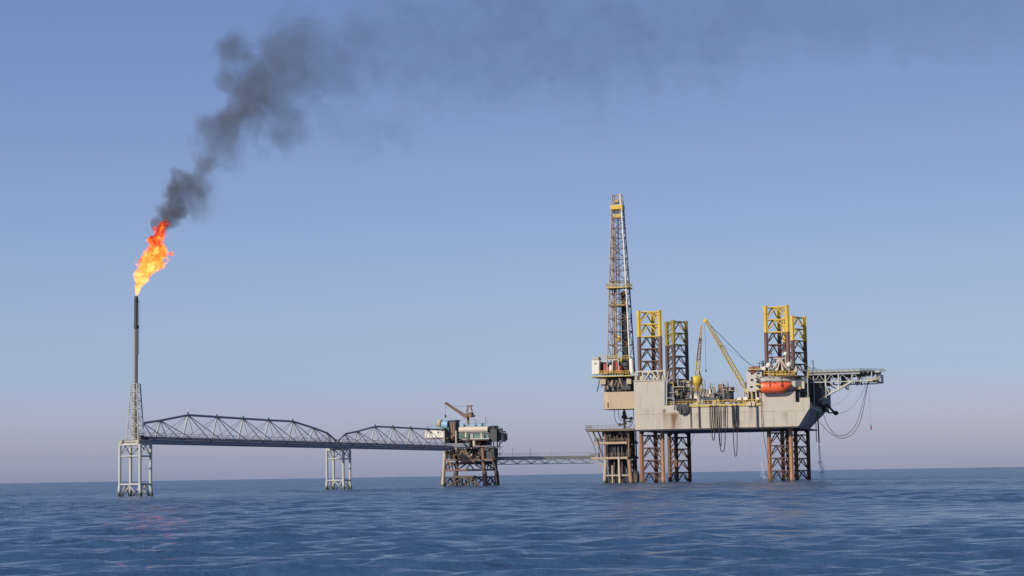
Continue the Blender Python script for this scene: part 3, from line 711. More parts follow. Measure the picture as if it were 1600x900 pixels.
# deck edge
dr = MB(); q = FR.at(1043,632,wF); e = FR.at(1189,632,wF)
dr.rail([(q.x,wF+.1,zd_),(e.x,wF+.1,zd_)],1.2,.07,1.2); part(rig, 'deck_railing', dr, M['yellow'])
de = MB(); a = FR.at(1068,634,wF).x; c = FR.at(1189,634,wF).x
de.box((a,wF-.35,zd_-.75),(c,wF-.003,zd_-.1)); part(rig, 'yellow_edge_beam', de, M['oldyellow'])
# accommodation block around the right front leg
aw = MB(); px_box(aw, FR, 1190.5,611.5,1242.5,632.5,wF-.02,wF+12); acc = part(rig, 'accommodation_block', aw, M['hull'])
a2 = MB(); px_box(a2, FR, 1167,578,1190,612,wF+1.5,wF+12); part(rig, 'accommodation_tower', a2, M['grey'])
a3 = MB(); px_box(a3, FR, 1190.3,589,1243,611.4,wF+3.4,wF+16); part(rig, 'accommodation_tower', a3, M['grey'])
a3 = MB(); px_box(a3, FR, 1186,586.8,1246,589,wF+1.0,wF+16.5); part(rig, 'upper_deck', a3, M['tan'])
rl = MB(); q = FR.at(1194,586.8,wF+1.1); e = FR.at(1242,586.8,wF+1.1); rl.rail([q,e],1.4,.09,.9); part(rig, 'upper_deck_railing', rl, M['yellow'])
bh = MB(); px_box(bh, FR, 1200,577.5,1240,586.6,wF+4,wF+14); bhp = part(rig, 'bridge_house', bh, M['oldyellow'])
for k in range(6):
    wn = MB(); px_box(wn, FR, 1202+6.2*k,580,1206.5+6.2*k,584.5,wF+3.9,wF+4.05); part(bhp, 'window', wn, M['glass'])
bh = MB(); px_box(bh, FR, 1197,576,1243,577.4,wF+3,wF+14.5); part(rig, 'bridge_house_roof', bh, M['grey'])
for (x,y) in ((1173,582),(1183,582),(1173,592),(1182,595),(1172,603)):
    wn = MB(); px_box(wn, FR, x,y,x+4,y+3.2,wF+1.42,wF+1.6); part(acc, 'window', wn, M['glass'])
for (x0,y0,x1,y1) in ((1180,600,1191,602),(1180,608,1191,609.5),(1166,576,1190,578)): part(rig, 'walkway', px_box(MB(), FR, x0,y0,x1,y1,wF+.2,wF+1.4), M['oldyellow'])
st = MB()
for (xa,ya,xb,yb) in ((1181,601,1190,609),(1189,601,1181,590),(1186,612,1190,602)):
    p = FR.at(xa,ya,wF+.8); q = FR.at(xb,yb,wF+.8); st.tube(p,q,.2,n=6); st.tube(p+Vector((0,0,1)),q+Vector((0,0,1)),.08,n=6)
part(rig, 'outside_stairs', st, M['dark'])
lw = MB(); px_box(lw, FR, 1171,612,1190,628,wF+2.5,wF+11); part(rig, 'deck_house', lw, M['darkblue'])
for x in (1168,1174,1180.5,1187): 
    b = MB(); px_box(b, FR, x,611,x+1.4,632,wF+1.2,wF+1.6); part(rig, 'stanchion', b, M['tan'])
pp = MB(); px_box(pp, FR, 1249.5,621,1265,632.2,wF-.02,wF+.4); part(rig, 'bow_bulwark', pp, M['hull'])
# dark work modules at the bow, stepped back
for (x0,y0,x1,y1,w0,w1,mt,nm) in ((1243,590,1262,612,wF+3,wF+20,'darkblue','bow_module'),(1243,612,1250,631,wF+1.5,wF+8,'dark','bow_module'),(1262,585,1283,632,4,20,'dark','bow_module'),
        (1250,611,1264,631,wF+4,wF+10,'dark','bow_module'),(1270,604,1288,634,20,40,'dark','bow_module')):
    b = MB(); px_box(b, FR, x0,y0,x1,y1,w0,w1); part(rig, nm, b, M[mt])
r2 = random.Random(9)
for k in range(34):
    x = r2.uniform(1244,1289); y = r2.uniform(578,618); w_ = r2.uniform(wF+1,6) if x < 1264 else r2.uniform(3,18)
    p = FR.at(x,y,w_); d = r2.choice([(0,0,1),(1,0,0),(1,0,1),(-1,0,1)]); l_ = r2.uniform(1.2,4)
    part(rig, 'scaffold_pole', MB().tube(p, p+Vector(d).normalized()*l_, r2.uniform(.08,.16), n=6), M[('olivegrey','teal','oldyellow')[k % 3]])
b = MB(); px_box(b, FR, 1253,596,1256.5,607,wF+1.5,wF+3); part(rig, 'yellow_locker', b, M['cream'])
b = MB(); px_box(b, FR, 1244,604,1251,608.5,wF+1,wF+3); part(rig, 'orange_locker', b, M['oldyellow'])
vb = MB(); p = FR.at(1261.5,582,wF+2); q = FR.at(1261.5,626,wF+2); vb.tube(p,(p.x,wF+2,q.z),.14,n=6); part(rig, 'drain_pipe', vb, M['grey']); vb = MB(); p = FR.at(1271,585,3); q=FR.at(1271,640,3); vb.tube(p,(p.x,3,q.z),.2,n=6); part(rig, 'drain_pipe', vb, M['grey'])
fk = MB()
for k in range(16):
    p = FR.at(r2.uniform(1278,1291), r2.uniform(606,636), r2.uniform(18,34)); fk.box(p, p+Vector((r2.uniform(.4,1.3),r2.uniform(.5,2),r2.uniform(.4,1.4))))
part(rig, 'bow_equipment', fk, M['teal'])
ob = MB(); px_box(ob, FR, 1279,634,1289.5,643,wB-14,wB-2); part(rig, 'bow_sponson', ob, M['brown'])
# middle: heavy machinery on the main deck
for (x0,y0,x1,y1,w0,w1,mt,nm) in ((1042.5,599,1047.5,630,wF+.8,wF+6,'darkblue','mud_tank'),(1048,597,1052.5,630,wF+1.2,wF+6,'deckgrey','mud_tank'),
        (1053,597,1068,622,wF+3,wF+14,'dark','pump_house'),(1068,606,1084,622,wF+3,wF+14,'dark','pump_house'),(1053,622.5,1088,628,wF+.5,wF+10,'black','engine_room'),
        (1110,613,1122,626,wF+3,wF+10,'deckgrey','generator_set'),(1098,621,1122,627,wF+1.5,wF+4,'darkblue','pipe_rack'),(1121,610,1140,627,wF+3,wF+12,'dark','generator_set'),(1141,624,1172,628,wF+2,wF+9,'tan','pipe_rack')):
    b = MB(); px_box(b, FR, x0,y0,x1,y1,w0,w1); part(rig, nm, b, M[mt])
fr = MB(); 
for (xa,ya,xb,yb) in ((1038.5,592,1038.5,632),(1042,593,1042,632),(1053.5,622,1053.5,640),(1041,622,1053.5,622),(1044.5,580,1041,606),(1050,587,1042,600)):
    p = FR.at(xa,ya,wF-.2); q = FR.at(xb,yb,wF-.2); fr.tube(p,q,.2,n=6)
part(rig, 'vent_riser', fr, M['steel'])
for k in range(70):                            # valves, lockers, drums along the deck
    x = r2.uniform(1055,1188); y0 = r2.choice([628,628,622,618]) ; hgt = r2.uniform(2,7)
    if 1142 < x < 1160 and y0 < 625: continue
    b = MB(); wv = r2.uniform(wF+1,wF+5)
    px_box(b, FR, x,y0-hgt,x+r2.uniform(1.2,4),y0+3,wv,wv+1.5)
    part(rig, 'deck_fitting', b, M[('oldyellow','olivegrey','dark','brown','darkblue')[k % 5]])
r4 = random.Random(21)
for k in range(52):                            # runs of pipe, ladders and hose across the front of the machinery
    x = r4.uniform(1043,1141); y = r4.uniform(603,626); w_ = r4.uniform(wF+.3,wF+2.6); p = FR.at(x,y,w_); l_ = r4.uniform(1.0,4.0)
    if k % 3 == 0: pts_ = [p,(p.x,w_,p.z+l_*.6),(p.x+r4.uniform(-2,2),w_,p.z+l_*.6)]
    elif k % 3 == 1: pts_ = [p,(p.x+l_,w_,p.z)]
    else: pts_ = [p,(p.x,w_,p.z+l_)]
    part(rig, 'deck_pipe', MB().path([Vector(q_) for q_ in pts_], r4.uniform(.09,.2)), M[('olivegrey','beige','steel','oldyellow','brown','dark')[k % 6]])
mk = MB()
for k in range(26):
    x = r2.uniform(1096,1142); p = FR.at(x, 610, wF+5); mk.tube((p.x,wF+5,zd_+2),(p.x,wF+5,zd_+r2.uniform(3.4,6.2)),r2.uniform(.1,.3),n=6)
part(rig, 'exhaust_stacks', mk, M['olivegrey'])
for (x0,y0,x1,y1,mt) in ((1122,600,1130,613,'brown'),(1129,604,1134,612,'dark'),(1141.5,605.5,1145.5,612,'dark'),(1131,609,1139,620,'dark')):
    b = MB(); px_box(b, FR, x0,y0,x1,y1,wF+4,wF+7); part(rig, 'cooling_unit', b, M[mt])
b = MB(); p = FR.at(1143.5,612,wF+5.5); b.tube((p.x,wF+5.5,zd_),(p.x,wF+5.5,p.z),.16); part(rig, 'cooling_unit_post', b, M['dark'])
dv_ = MB(); p = FR.at(1152,628,wF+1); dv_.path([(p.x,wF+1,p.z),(p.x,wF+1,p.z+5),(p.x-.6,wF+1,p.z+6.4)],.1); part(rig, 'davit', dv_, M['olivegrey'])
for (x0,y0,x1,y1) in ((1151.5,621,1158,625.5),(1161,620.5,1168,625.5),(1182,621,1186,625)):
    b = MB(); px_box(b, FR, x0,y0,x1,y1,wF+.4,wF+2.2); part(rig, 'white_locker', b, M['white'])
for (x0,y0,x1,y1) in ((1167,628,1173,634),(1175.5,627,1179,634)):
    b = MB(); px_box(b, FR, x0,y0,x1,y1,wF-.9,wF-.02); part(rig, 'fender_box', b, M['cream'])
# sag of dark netting over the side, rust stain is in the plating
nb_ = MB()
for k in range(26):
    x = 1058+18*(k/25); yb_ = 636+9*math.sin((k/25)*2.6+.25)+r2.uniform(-1.5,1.5); p = FR.at(x,632,wF-.3); q = FR.at(x+r2.uniform(-1.5,1.5),yb_+2,wF-.7)
    nb_.tube(p,(q.x,wF-.55-.3*math.sin(k),q.z),r2.uniform(.16,.34),n=6)
    if k: nb_.tube(qq,(q.x,wF-.6,q.z),.2,n=6)
    qq = (q.x,wF-.6,q.z)
part(rig, 'scramble_net', nb_, M['dark'])
# roof equipment: radomes and dishes
for i,(x,y,r,lab) in enumerate(((1201,571,.95,'white radome at the left foot of the rig leg, above the lifeboat'),(1233,570,.95,'white radome right of the leg, above the lifeboat'),
        (1227.5,553,.75,'small white radome high up beside the right leg, above the two others'))):
    p = FR.at(x,y,wF+1.5); tr = thing('radome', lab, 'radome', FR, (p.x,wF+1.5,p.z-1.6), 'white radomes over the living quarters')
    part(tr, 'mounting_post', MB().tube((p.x,wF+1.5,p.z-3.4),(p.x,wF+1.5,p.z-.3),.18), M['grey'])
    part(tr, 'dome', MB().ball((p.x,wF+1.5,p.z),r), M['white'])
p = FR.at(1219,568,wF+2)
tent = MB()
for (xa,ya,xb,yb) in ((1219,560,1206,578),(1219,560,1231,578),(1219,560,1215,578),(1219,560,1224,578),(1208,560,1230,560)):
    tent.tube(FR.at(xa,ya,wF+2),FR.at(xb,yb,wF+2),.22,n=6)
part(rig, 'jacking_frame', tent, M['cream'])
for (x0,y0,x1,y1,mt) in ((1206,570,1214,579,'white'),(1221,571,1226,579,'cream'),(1189,572,1196,578,'white'),(1240,574,1245,581,'cream'),(1190,566,1193,573,'dark')):
    b = MB(); px_box(b, FR, x0,y0,x1,y1,wF+2.6,wF+4.4); part(rig, 'roof_unit', b, M[mt])
an = MB()
for (x,y) in ((1187,566),(1192,563),(1206,551),(1246,573),(1252,576)): p = FR.at(x,580,wF+4); q = FR.at(x,y,wF+4); an.tube(p,(p.x,wF+4,q.z),.1,n=5); an.tube((p.x-.7,wF+4,q.z-.4),(p.x+.7,wF+4,q.z-.4),.1,n=5)
part(rig, 'aerial', an, M['dark'])
b = MB(); px_box(b, FR, 1173,578,1179,582,wF+1,wF+4); part(rig, 'red_container', b, M['red'])
b = MB(); px_box(b, FR, 1170,573,1176,577,wF+1,wF+4); px_box(b, FR, 1176,571.5,1186,576.5,wF+2,wF+4); part(rig, 'winch', b, M['redbrown'])

# lifeboat
p0 = FR.at(1190,600,wF-1.6); p1_ = FR.at(1237,600,wF-1.6); zt0 = FR.at(1212,588.5,wF-1.6).z; zg = FR.at(1212,597,wF-1.6).z; zbb = FR.at(1212,614,wF-1.6).z
t = thing('lifeboat', 'orange enclosed lifeboat with a grey canopy, hung on the hull side', 'lifeboat', FR, ((p0.x+p1_.x)/2,wF-1.6,zbb))
def lb_ring(s, hull_):
    x = p0.x+(p1_.x-p0.x)*s
    taper = 1-max(0,(s-.55)/.45)**2.2*.92; 
    tb = 1-max(0,(.08-s)/.08)*.12
    hw_ = 1.75*taper*tb+.03
    zc_ = zg-.25*max(0,(s-.5))*0
    pts = []
    if hull_:
        rise = (zg-zbb)*.62*max(0,(s-.6)/.4)**2
        for k in range(9):
            a_ = math.pi*k/8; pts.append((x, wF-1.6-hw_*math.cos(a_), zg-(zg-zbb-rise)*(math.sin(a_)**.55)))
    else:
        hgt = (zt0-zg)*(1-.75*max(0,(s-.45)/.55)**1.6)*tb
        for k in range(9):
            a_ = math.pi*k/8; pts.append((x, wF-1.6+hw_*.97*math.cos(a_), zg+.02+hgt*(math.sin(a_)**.6)))
    return pts
ss = [0,.04,.1,.2,.35,.5,.6,.7,.8,.88,.95,1.0]
part(t, 'boat_hull', MB().loft([lb_ring(s,True) for s in ss], True), M['orange'])
cn = part(t, 'canopy', MB().loft([lb_ring(s,False) for s in ss], True), M['canopy'])
part(t, 'fender_strip', MB().path([Vector(lb_ring(s,True)[0])+Vector((0,-.05,0)) for s in ss], .13), M['redbrown'])
for s in (.3,.42,.68):
    q = lb_ring(s,False)[6]; wn = MB().box((q[0]-.3,q[1]-.25,q[2]-.35),(q[0]+.3,q[1]+.1,q[2]+.05)); part(cn, 'hatch_window', wn, M['glass'])
dvt = thing('lifeboat_davit', 'dark davit arms and falls above the orange lifeboat', 'davit', FR, (p0.x,wF+3,zt0))
for (xa,ya,xb,yb) in ((1193,588,1198,596),(1203,590,1210,598),(1225,589,1221,603)):
    a_ = FR.at(xa,ya,wF+1); c_ = FR.at(xb,yb,wF-3.6); part(dvt, 'arm', MB().bar(a_,c_,.3), M['dark'])
fl_ = MB()
for x in (1202.5,1221.5): a_ = FR.at(x,594,wF-3.55); fl_.tube(a_,a_-Vector((0,0,2)),.11,n=6)
part(dvt, 'falls', fl_, M['dark'])

# helideck
zh = FR.at(1300,579.5,3).z; u0 = FR.at(1262,590,3).x; u1 = FR.at(1371,580,3).x; w0_, w1_ = 2.0, 25.0
t = thing('helideck', 'flat grey helideck cantilevered out from the bow on slanting struts', 'helideck', FR, (u0,13,zh-6))
ch_ = 5.5
def octo(z, g=0): return [(u0-g,w0_-g,z),(u1-ch_,w0_-g,z),(u1+g,w0_+ch_,z),(u1+g,w1_-ch_,z),(u1-ch_,w1_+g,z),(u0-g,w1_+g,z)]
part(t, 'landing_deck', MB().loft([octo(zh-.55), octo(zh)]), M['olivegrey'])
nt_ = MB(); inner = octo(zh-.1); outer = octo(zh+.35,1.5)
for i in range(5):
    a_, c_ = Vector(inner[i]), Vector(inner[i+1]); d_, e_ = Vector(outer[i]), Vector(outer[i+1]); n_ = 10
    for k in range(n_+1): nt_.tube(a_.lerp(c_,k/n_), d_.lerp(e_,k/n_), .06, n=4)
    nt_.tube(d_,e_,.08,n=5); nt_.tube((a_+d_)/2,(c_+e_)/2,.04,n=4)
part(t, 'safety_net', nt_, M['steel'])
gd = MB()
for w_ in (w0_+.4, 9, 17, w1_-.4): gd.box((u0,w_-.2,zh-1.25),(u1-2 if 5 < w_ < 22 else u1-ch_,w_+.2,zh-.56))
for k in range(14): x = u0+(u1-3-u0)*k/13; gd.box((x-.12,w0_+.6,zh-1.05),(x+.12,w1_-.6,zh-.57))
part(t, 'deck_girder', gd, M['steel'])
zlc = FR.at(1340,597,w0_).z
for w_ in (w0_+.5, w1_-.5):
    lc = MB()
    xs_ = [u0+2+(u1-ch_-u0-2)*k/8 for k in range(9)]
    lc.tube((u0,w_,zlc+.3),(u1-1.5,w_,zlc+.3),.2)
    for k in range(8): lc.tube((xs_[k],w_,zh-1.2),(xs_[k+1],w_,zlc+.3),.1,n=6) if k % 2 else lc.tube((xs_[k],w_,zlc+.3),(xs_[k+1],w_,zh-1.2),.1,n=6)
    part(t, 'support_truss', lc, M['grey'])
for w_ in (w0_+.5, w1_-.5):
    for x in (1289.5,1310,1331,1362):
        p = FR.at(x,580,w_); q = FR.at(x,{1289.5:622,1310:612,1331:597,1362:596}[x],w_); part(t, 'support_post', MB().tube((p.x,w_,zh-.6),(p.x,w_,q.z),.28 if x < 1320 else .2), M['grey'])
    a_ = FR.at(1334,594.5,w_); c_ = FR.at(1296,616,w_); part(t, 'slanting_strut', MB().tube((a_.x,w_,a_.z),(c_.x,w_,c_.z),.36,n=10), M['grey'])
    c2_ = FR.at(1266,632,w_); part(t, 'slanting_strut', MB().tube((c_.x,w_,c_.z),(uTr-1.5,w_+4,zd_-1.6),.3,n=10), M['grey'])
    part(t, 'strut_web', MB().tube((c_.x,w_,c_.z),(FR.at(1289.5,600,w_).x,w_,zlc),.2).tube((FR.at(1310,607,w_).x,w_,FR.at(1310,609,w_).z),(FR.at(1296,598,w_).x,w_,zlc+.2),.16), M['grey'])
un = MB()
for k in range(30):
    p = FR.at(r2.uniform(1275,1345), r2.uniform(585,600), r2.uniform(5,20)); un.box(p, p+Vector((r2.uniform(.3,1.0),1,-r2.uniform(.6,2.2))))
part(t, 'service_piping', un, M['deckgrey'])
eb = MB(); px_box(eb, FR, 1352,592.5,1370,594.5,w0_+3,w0_+18); q = FR.at(1342,594,w0_+3); e = FR.at(1370,594,w0_+3); eb.rail([q,e],1.2,.08,1.1); part(t, 'access_walkway', eb, M['oldyellow'])
b = MB(); px_box(b, FR, 1369,584,1376,597,w0_+6,w0_+18); part(t, 'end_screen', b, M['grey'])
b = MB(); px_box(b, FR, 1366,578.5,1374,582,w0_+4.5,w0_+6); part(t, 'deck_light', b, M['white'])
b = MB(); px_box(b, FR, 1355,597.3,1357.8,600,w0_+5,w0_+6); part(t, 'mooring_shackle', b, M['black'])

# cables and hoses at the bow
def cable(name, label, cat, pts, r, mt='black', group=None):
    return solo(name, label, cat, FR, tuple(pts[0]), MB().path([Vector(p) for p in pts], r), M[mt], group)
tipp = FR.at(1356.5,600,7.5)
q1 = FR.at(1287,633,20); q2 = FR.at(1279,640,30); q3 = FR.at(1308,646,14)
G_ = 'slack cables slung under the helideck'
def slung(pl, w0, w1):
    n = len(pl); ctrl = [FR.at(x, y, w0+(w1-w0)*i/(n-1)) for i, (x, y) in enumerate(pl)]
    pts = []
    for i in range(n-1):                       # Catmull-Rom through the points it sags past
        a, b, c, d = ctrl[max(i-1,0)], ctrl[i], ctrl[i+1], ctrl[min(i+2,n-1)]
        for k in range(5):
            s = k/5; pts.append(.5*((2*b)+(c-a)*s+(2*a-5*b+4*c-d)*s*s+(3*b-a-3*c+d)*s**3))
    return pts+[ctrl[-1]]
cable('slack_cable', 'deepest slack cable from the bow, looping up to the helideck tip', 'cable', slung([(1281,660),(1295,675),(1311,684),(1322,684),(1335,675),(1346,652),(1356,600)],24,7.5), .085, 'dark', G_)
cable('slack_cable', 'slack cable starting just below the outrigger, looping up to the helideck tip', 'cable', slung([(1287,648),(1292,662),(1302,676),(1312,681),(1326,677),(1340,657),(1355.5,600)],20,7.5), .085, 'dark', G_)
cable('slack_cable', 'shallow slack cable from the round outrigger end to the helideck tip', 'cable', slung([(1309,646),(1322,643),(1335,632),(1346,616),(1353,600)],14,7.5), .06, 'steel', G_)
cable('slack_cable', 'faint uppermost slack cable, hanging from the slanting helideck struts', 'cable', slung([(1301,634),(1314,628),(1324,617),(1330,604)],14,7.5), .04, 'steel', G_)
p = FR.at(1357.5,600,7.5); q = FR.at(1360,664,7.5)
t = thing('hanging_line', 'thin line with a small red tackle hanging straight from the helideck tip', 'rope', FR, tuple(p))
part(t, 'rope', MB().path([p,(p.x+.2,7.5,q.z)],.06,5), M['steel'])
part(t, 'tackle', MB().lathe((p.x+.2,7.5,q.z-1.6),[(.1,0),(.26,.4),(.26,1.2),(.1,1.6)],8), M['redbrown'])
a_ = FR.at(1291,631,14); c_ = FR.at(1304,645,14)
t = thing('outrigger', 'dark outrigger arm with a round end, sticking out below the helideck', 'outrigger', FR, tuple(a_))
part(t, 'arm', MB().tube(a_,c_,.32,.42,n=8), M['dark'])
part(t, 'brace', MB().tube(FR.at(1293,645,14),c_,.2).tube(FR.at(1289,639,14),FR.at(1297,645,14),.12), M['dark'])
part(t, 'round_end', MB().ball((c_.x+.4,14,c_.z-.1),.85,.6,.75), M['black'])
# hoses over the side
def hose_loop(x0, x1, ytop, ybot, w_, n=18):
    a_ = FR.at(x0,ytop,w_); c_ = FR.at(x1,ytop,w_); zb2 = FR.at((x0+x1)/2,ybot,w_).z
    pts = []
    for k in range(n+1):
        s = k/n; dz = (abs(2*s-1))**3.2; pts.append((a_.x+(c_.x-a_.x)*s, w_, zb2+(a_.z-zb2)*dz))
    return pts
GH = 'black hoses hung over the hull side'
for x0,x1,yb,r,lab in ((1110,1117,688,.14,'short black hose loop, leftmost of those over the hull side'),(1120,1134,706,.13,'wide black hose loop hanging well below the hull, left of the twin narrow loop'),
        (1112.5,1117.5,676,.16,'black hose bunch doubled up flat against the hull side'),(1122.5,1127,697,.10,'slim black hose loop inside the wide one'),
        (1143.5,1151.5,713,.13,'deepest black hose loop with narrow sides, right of the others'),(1144.6,1150.2,668,.2,'short black hose loop over the hull, inside the deepest one')):
    cable('hose_loop', lab, 'hose', hose_loop(x0,x1,633,yb,wF-.75), r, 'black', GH)
for x,yb,r,lab in ((1078.8,668,.13,'thin dark pipe down the hull beside the sagging net'),(1091.8,668,.24,'dark pipe down the hull below the yellow crane'),(1108.5,668,.1,'thin hose flat on the hull, left of the loops'),
        (1131.5,666,.1,'thin hose flat on the hull, between wide and deep loops'),(1182.3,667,.3,'stout dark pipe down the hull, left of the lifeboat wall')):
    a_ = FR.at(x,634,wF-.4); c_ = FR.at(x,yb,wF-.4)
    cable('drain_hose', lab, 'pipe', [a_,(a_.x,wF-.4,c_.z)], r, 'darkblue' if r > .2 else 'black', 'straight pipes and hoses on the hull side')
a_ = FR.at(1189,626,wF-.6); cable('guide_line', 'thin dark line slanting from the lifeboat wall to the right leg', 'cable', [a_, FR.at(1191,668,wF-.6), FR.at(1201,724,wF-.6)], .09)
cable('guide_line', 'thin dark line slanting down from the hull into the air right of the left legs', 'cable', [FR.at(1087,668,wF+3), FR.at(1076,708,wF+3)], .06)
cable('guide_line', 'hair thin line dropping to the sea between the two pairs of legs', 'cable', [FR.at(1171,668,wF+3), FR.at(1172,738,wF+3)], .035, 'steel')
a_ = FR.at(1278,655,25); cable('discharge_pipe', 'dark discharge pipe hanging under the raked bow', 'pipe', [FR.at(1277,630,25),a_,(a_.x+.15,25,FR.at(1278,692,25).z)], .24, 'darkblue')
a_ = FR.at(1275,664,25); cable('discharge_pipe', 'thinner discharge pipe just left of the stout one under the bow', 'pipe', [FR.at(1274.5,652,25),(a_.x,25,FR.at(1276,690,25).z)], .13, 'darkblue')
# falling water
def spray(name, label, x, y0, y1, w_, n, spread, size):
    b = MB(); rr = random.Random(n)
    top = FR.at(x,y0,w_); zb2 = max(.2, FR.at(x,y1,w_).z)
    for k in range(n):
        s = rr.random()**.9; z = top.z+(zb2-top.z)*s; sp_ = spread*(.12+s); c = (top.x+rr.gauss(0,sp_)+s*s*1.0, w_+rr.gauss(0,sp_), z)
        b.ball(c, size*rr.uniform(.5,1.2), None, size*rr.uniform(2,5), 6)
    o = solo(name, label, 'water', FR, (top.x,w_,0), b, M['spray']); o['kind'] = 'stuff'
def mk_spray():
    mt, nt = nt_new('falling_water'); out = N(nt,'ShaderNodeOutputMaterial'); a = N(nt,'ShaderNodeBsdfPrincipled'); a.inputs['Base Color'].default_value = (.9,.92,.95,1); a.inputs['Roughness'].default_value = .3
    tr = N(nt,'ShaderNodeBsdfTransparent'); mx = N(nt,'ShaderNodeMixShader'); mx.inputs[0].default_value = .45
    nt.links.new(tr.outputs[0],mx.inputs[1]); nt.links.new(a.outputs[0],mx.inputs[2]); nt.links.new(mx.outputs[0],out.inputs[0]); return mt
M['spray'] = mk_spray()
spray('falling_water','thin white water pouring from the bow pipe into the sea',1279.5,690,748,25,420,.5,.07)
spray('falling_water','faint water trickle falling left of the right front leg',1190,720,752,wF+4,70,.5,.06)

# ------------------------------------------------------------------ deck cranes
u_ = FR.at(1090,640,wF+2); wc = wF+2
t = thing('deck_crane', 'yellow deck crane with drum shaped housing and boom upright, behind the hoses', 'crane', FR, (u_.x,wc,zd_), 'yellow cranes on the rig deck')
zz = lambda y: FR.at(1090,y,wc).z
part(t, 'pedestal', MB().lathe((u_.x,wc,0),[(1.3,zd_),(1.25,zz(622)),(.85,zz(614)),(.8,zz(610))],16), M['cream'])
part(t, 'slewing_column', MB().lathe((u_.x,wc,0),[(.8,zz(611)),(.85,zz(604)),(1.2,zz(602)),(1.45,zz(600))],16), M['yellow'])
part(t, 'drum_housing', MB().lathe((u_.x,wc,0),[(1.5,zz(600)),(1.75,zz(598)),(1.8,zz(591.5)),(1.6,zz(589)),(.9,zz(587.5))],18), M['yellow'])
rg = MB()
for k in range(10):
    a_ = 2*math.pi*k/10; rg.tube((u_.x+2.1*math.cos(a_),wc+2.1*math.sin(a_),zz(613)),(u_.x+2.1*math.cos(a_),wc+2.1*math.sin(a_),zz(600)),.07,n=5)
part(t, 'ladder_cage', rg, M['oldyellow'])
B_ = FR.at(1093.5,507,wc); A_ = Vector((u_.x+.1,wc,zz(588)))
bm_ = MB(); TP = Vector((B_.x,wc+3,B_.z))
nbay = 16
def lat(bm, A, B, wa, wb, n, r, ax1, ax2, r2):
    for i in (-1,1):
        for j in (-1,1): bm.tube(A+ax1*(i*wa)+ax2*(j*wa), B+ax1*(i*wb)+ax2*(j*wb), r, r*.8, n=6)
    for k in range(n):
        s0, s1 = k/n, (k+1)/n; h0 = wa+(wb-wa)*s0; h1 = wa+(wb-wa)*s1; p = A.lerp(B,s0); q = A.lerp(B,s1); g = 1 if k%2 else -1
        for j in (-1,1):
            bm.tube(p+ax1*(g*h0)+ax2*(j*h0), q-ax1*(g*h1)+ax2*(j*h1), r2, n=5)
            bm.tube(p+ax2*(g*h0)+ax1*(j*h0), q-ax2*(g*h1)+ax1*(j*h1), r2, n=5)
lat(bm_, A_, A_.lerp(TP,.3), .62, .52, 5, .13, Vector((1,0,0)), Vector((0,1,0)), .08)
boom = part(t, 'boom', bm_, M['oldyellow'])
bm_ = MB(); lat(bm_, A_.lerp(TP,.3), A_.lerp(TP,.72), .52, .34, 8, .12, Vector((1,0,0)), Vector((0,1,0)), .075); part(boom, 'boom_section', bm_, M['brown'])
bm_ = MB(); lat(bm_, A_.lerp(TP,.72), TP, .34, .16, 6, .12, Vector((1,0,0)), Vector((0,1,0)), .07); part(boom, 'boom_section', bm_, M['oldyellow'])
q = A_.lerp(TP,.71); part(boom, 'sheave_block', MB().box((q.x-.3,q.y-.4,q.z-.6),(q.x+.3,q.y+.4,q.z+.6)), M['black'])
part(t, 'luffing_frame', MB().bar((u_.x+1.4,wc,zz(590)),(u_.x+.7,wc+1,zz(577)),.2), M['dark'])

wc2 = wF+3
A_ = FR.at(1166,609,wc2); B_ = FR.at(1103,501,wc2)
t = thing('deck_crane', 'yellow deck crane whose long boom leans left, beside the living quarters', 'crane', FR, (A_.x+1,wc2,zd_), 'yellow cranes on the rig deck')
part(t, 'pedestal', MB().lathe((A_.x+1.2,wc2,0),[(1.1,zd_),(1.0,A_.z-2),(1.3,A_.z-1)],14), M['brown'])
b = MB(); b.box((A_.x-.3,wc2-1.2,A_.z-1.0),(A_.x+2.2,wc2+1.2,A_.z+1.2)); part(t, 'machinery_house', b, M['oldyellow'])
b = MB(); p = FR.at(1166,606,wc2); px_box(b, FR, 1164.5,597,1168,607,wc2-1.3,wc2+.3); part(t, 'cab', b, M['dark'])
d_ = (B_-A_).normalized(); pz = d_.cross(Vector((0,1,0))).normalized()
bm_ = MB(); K = A_.lerp(B_,.6)
lat(bm_, A_, A_.lerp(B_,.12), .3, .62, 3, .17, pz, Vector((0,1,0)), .1)
lat(bm_, A_.lerp(B_,.12), K, .62, .58, 18, .17, pz, Vector((0,1,0)), .11)
lat(bm_, K, B_, .52, .36, 16, .17, pz, Vector((0,1,0)), .11)
boom = part(t, 'boom', bm_, M['oldyellow'])
part(boom, 'boom_knuckle', MB().box((K.x-.55,K.y-.5,K.z+.2),(K.x+.35,K.y+.5,K.z+1.0)), M['dark'])
part(boom, 'boom_head', MB().tube((B_.x-.3,B_.y-.3,B_.z),(B_.x-.3,B_.y+.3,B_.z),.65,n=12), M['yellow'])
rg = MB(); E_ = FR.at(1180,575,wc2); k2 = FR.at(1164,563,wc2); rg.tube(B_,k2,.10,n=5).tube(k2,E_,.10,n=5); rg.tube(A_.lerp(B_,.62)+Vector((0,0,.8)),k2,.05,n=4)
part(t, 'luffing_rope', rg, M['dark'])
rg = MB(); hz = FR.at(1102,577,wc2).z; rg.tube((B_.x-.4,wc2,B_.z),(B_.x-.4,wc2,hz),.055,n=5); part(t, 'hoist_rope', rg, M['dark'])
part(t, 'hook_block', MB().lathe((B_.x-.4,wc2,hz-1),[(.08,0),(.2,.3),(.2,.9),(.08,1.1)],8), M['dark'])
g = MB(); 
for dy in (-.8,.8): g.bar((A_.x+1.5,wc2+dy,A_.z+1),(E_.x-.2,wc2+dy*.5,E_.z+.3),.25)
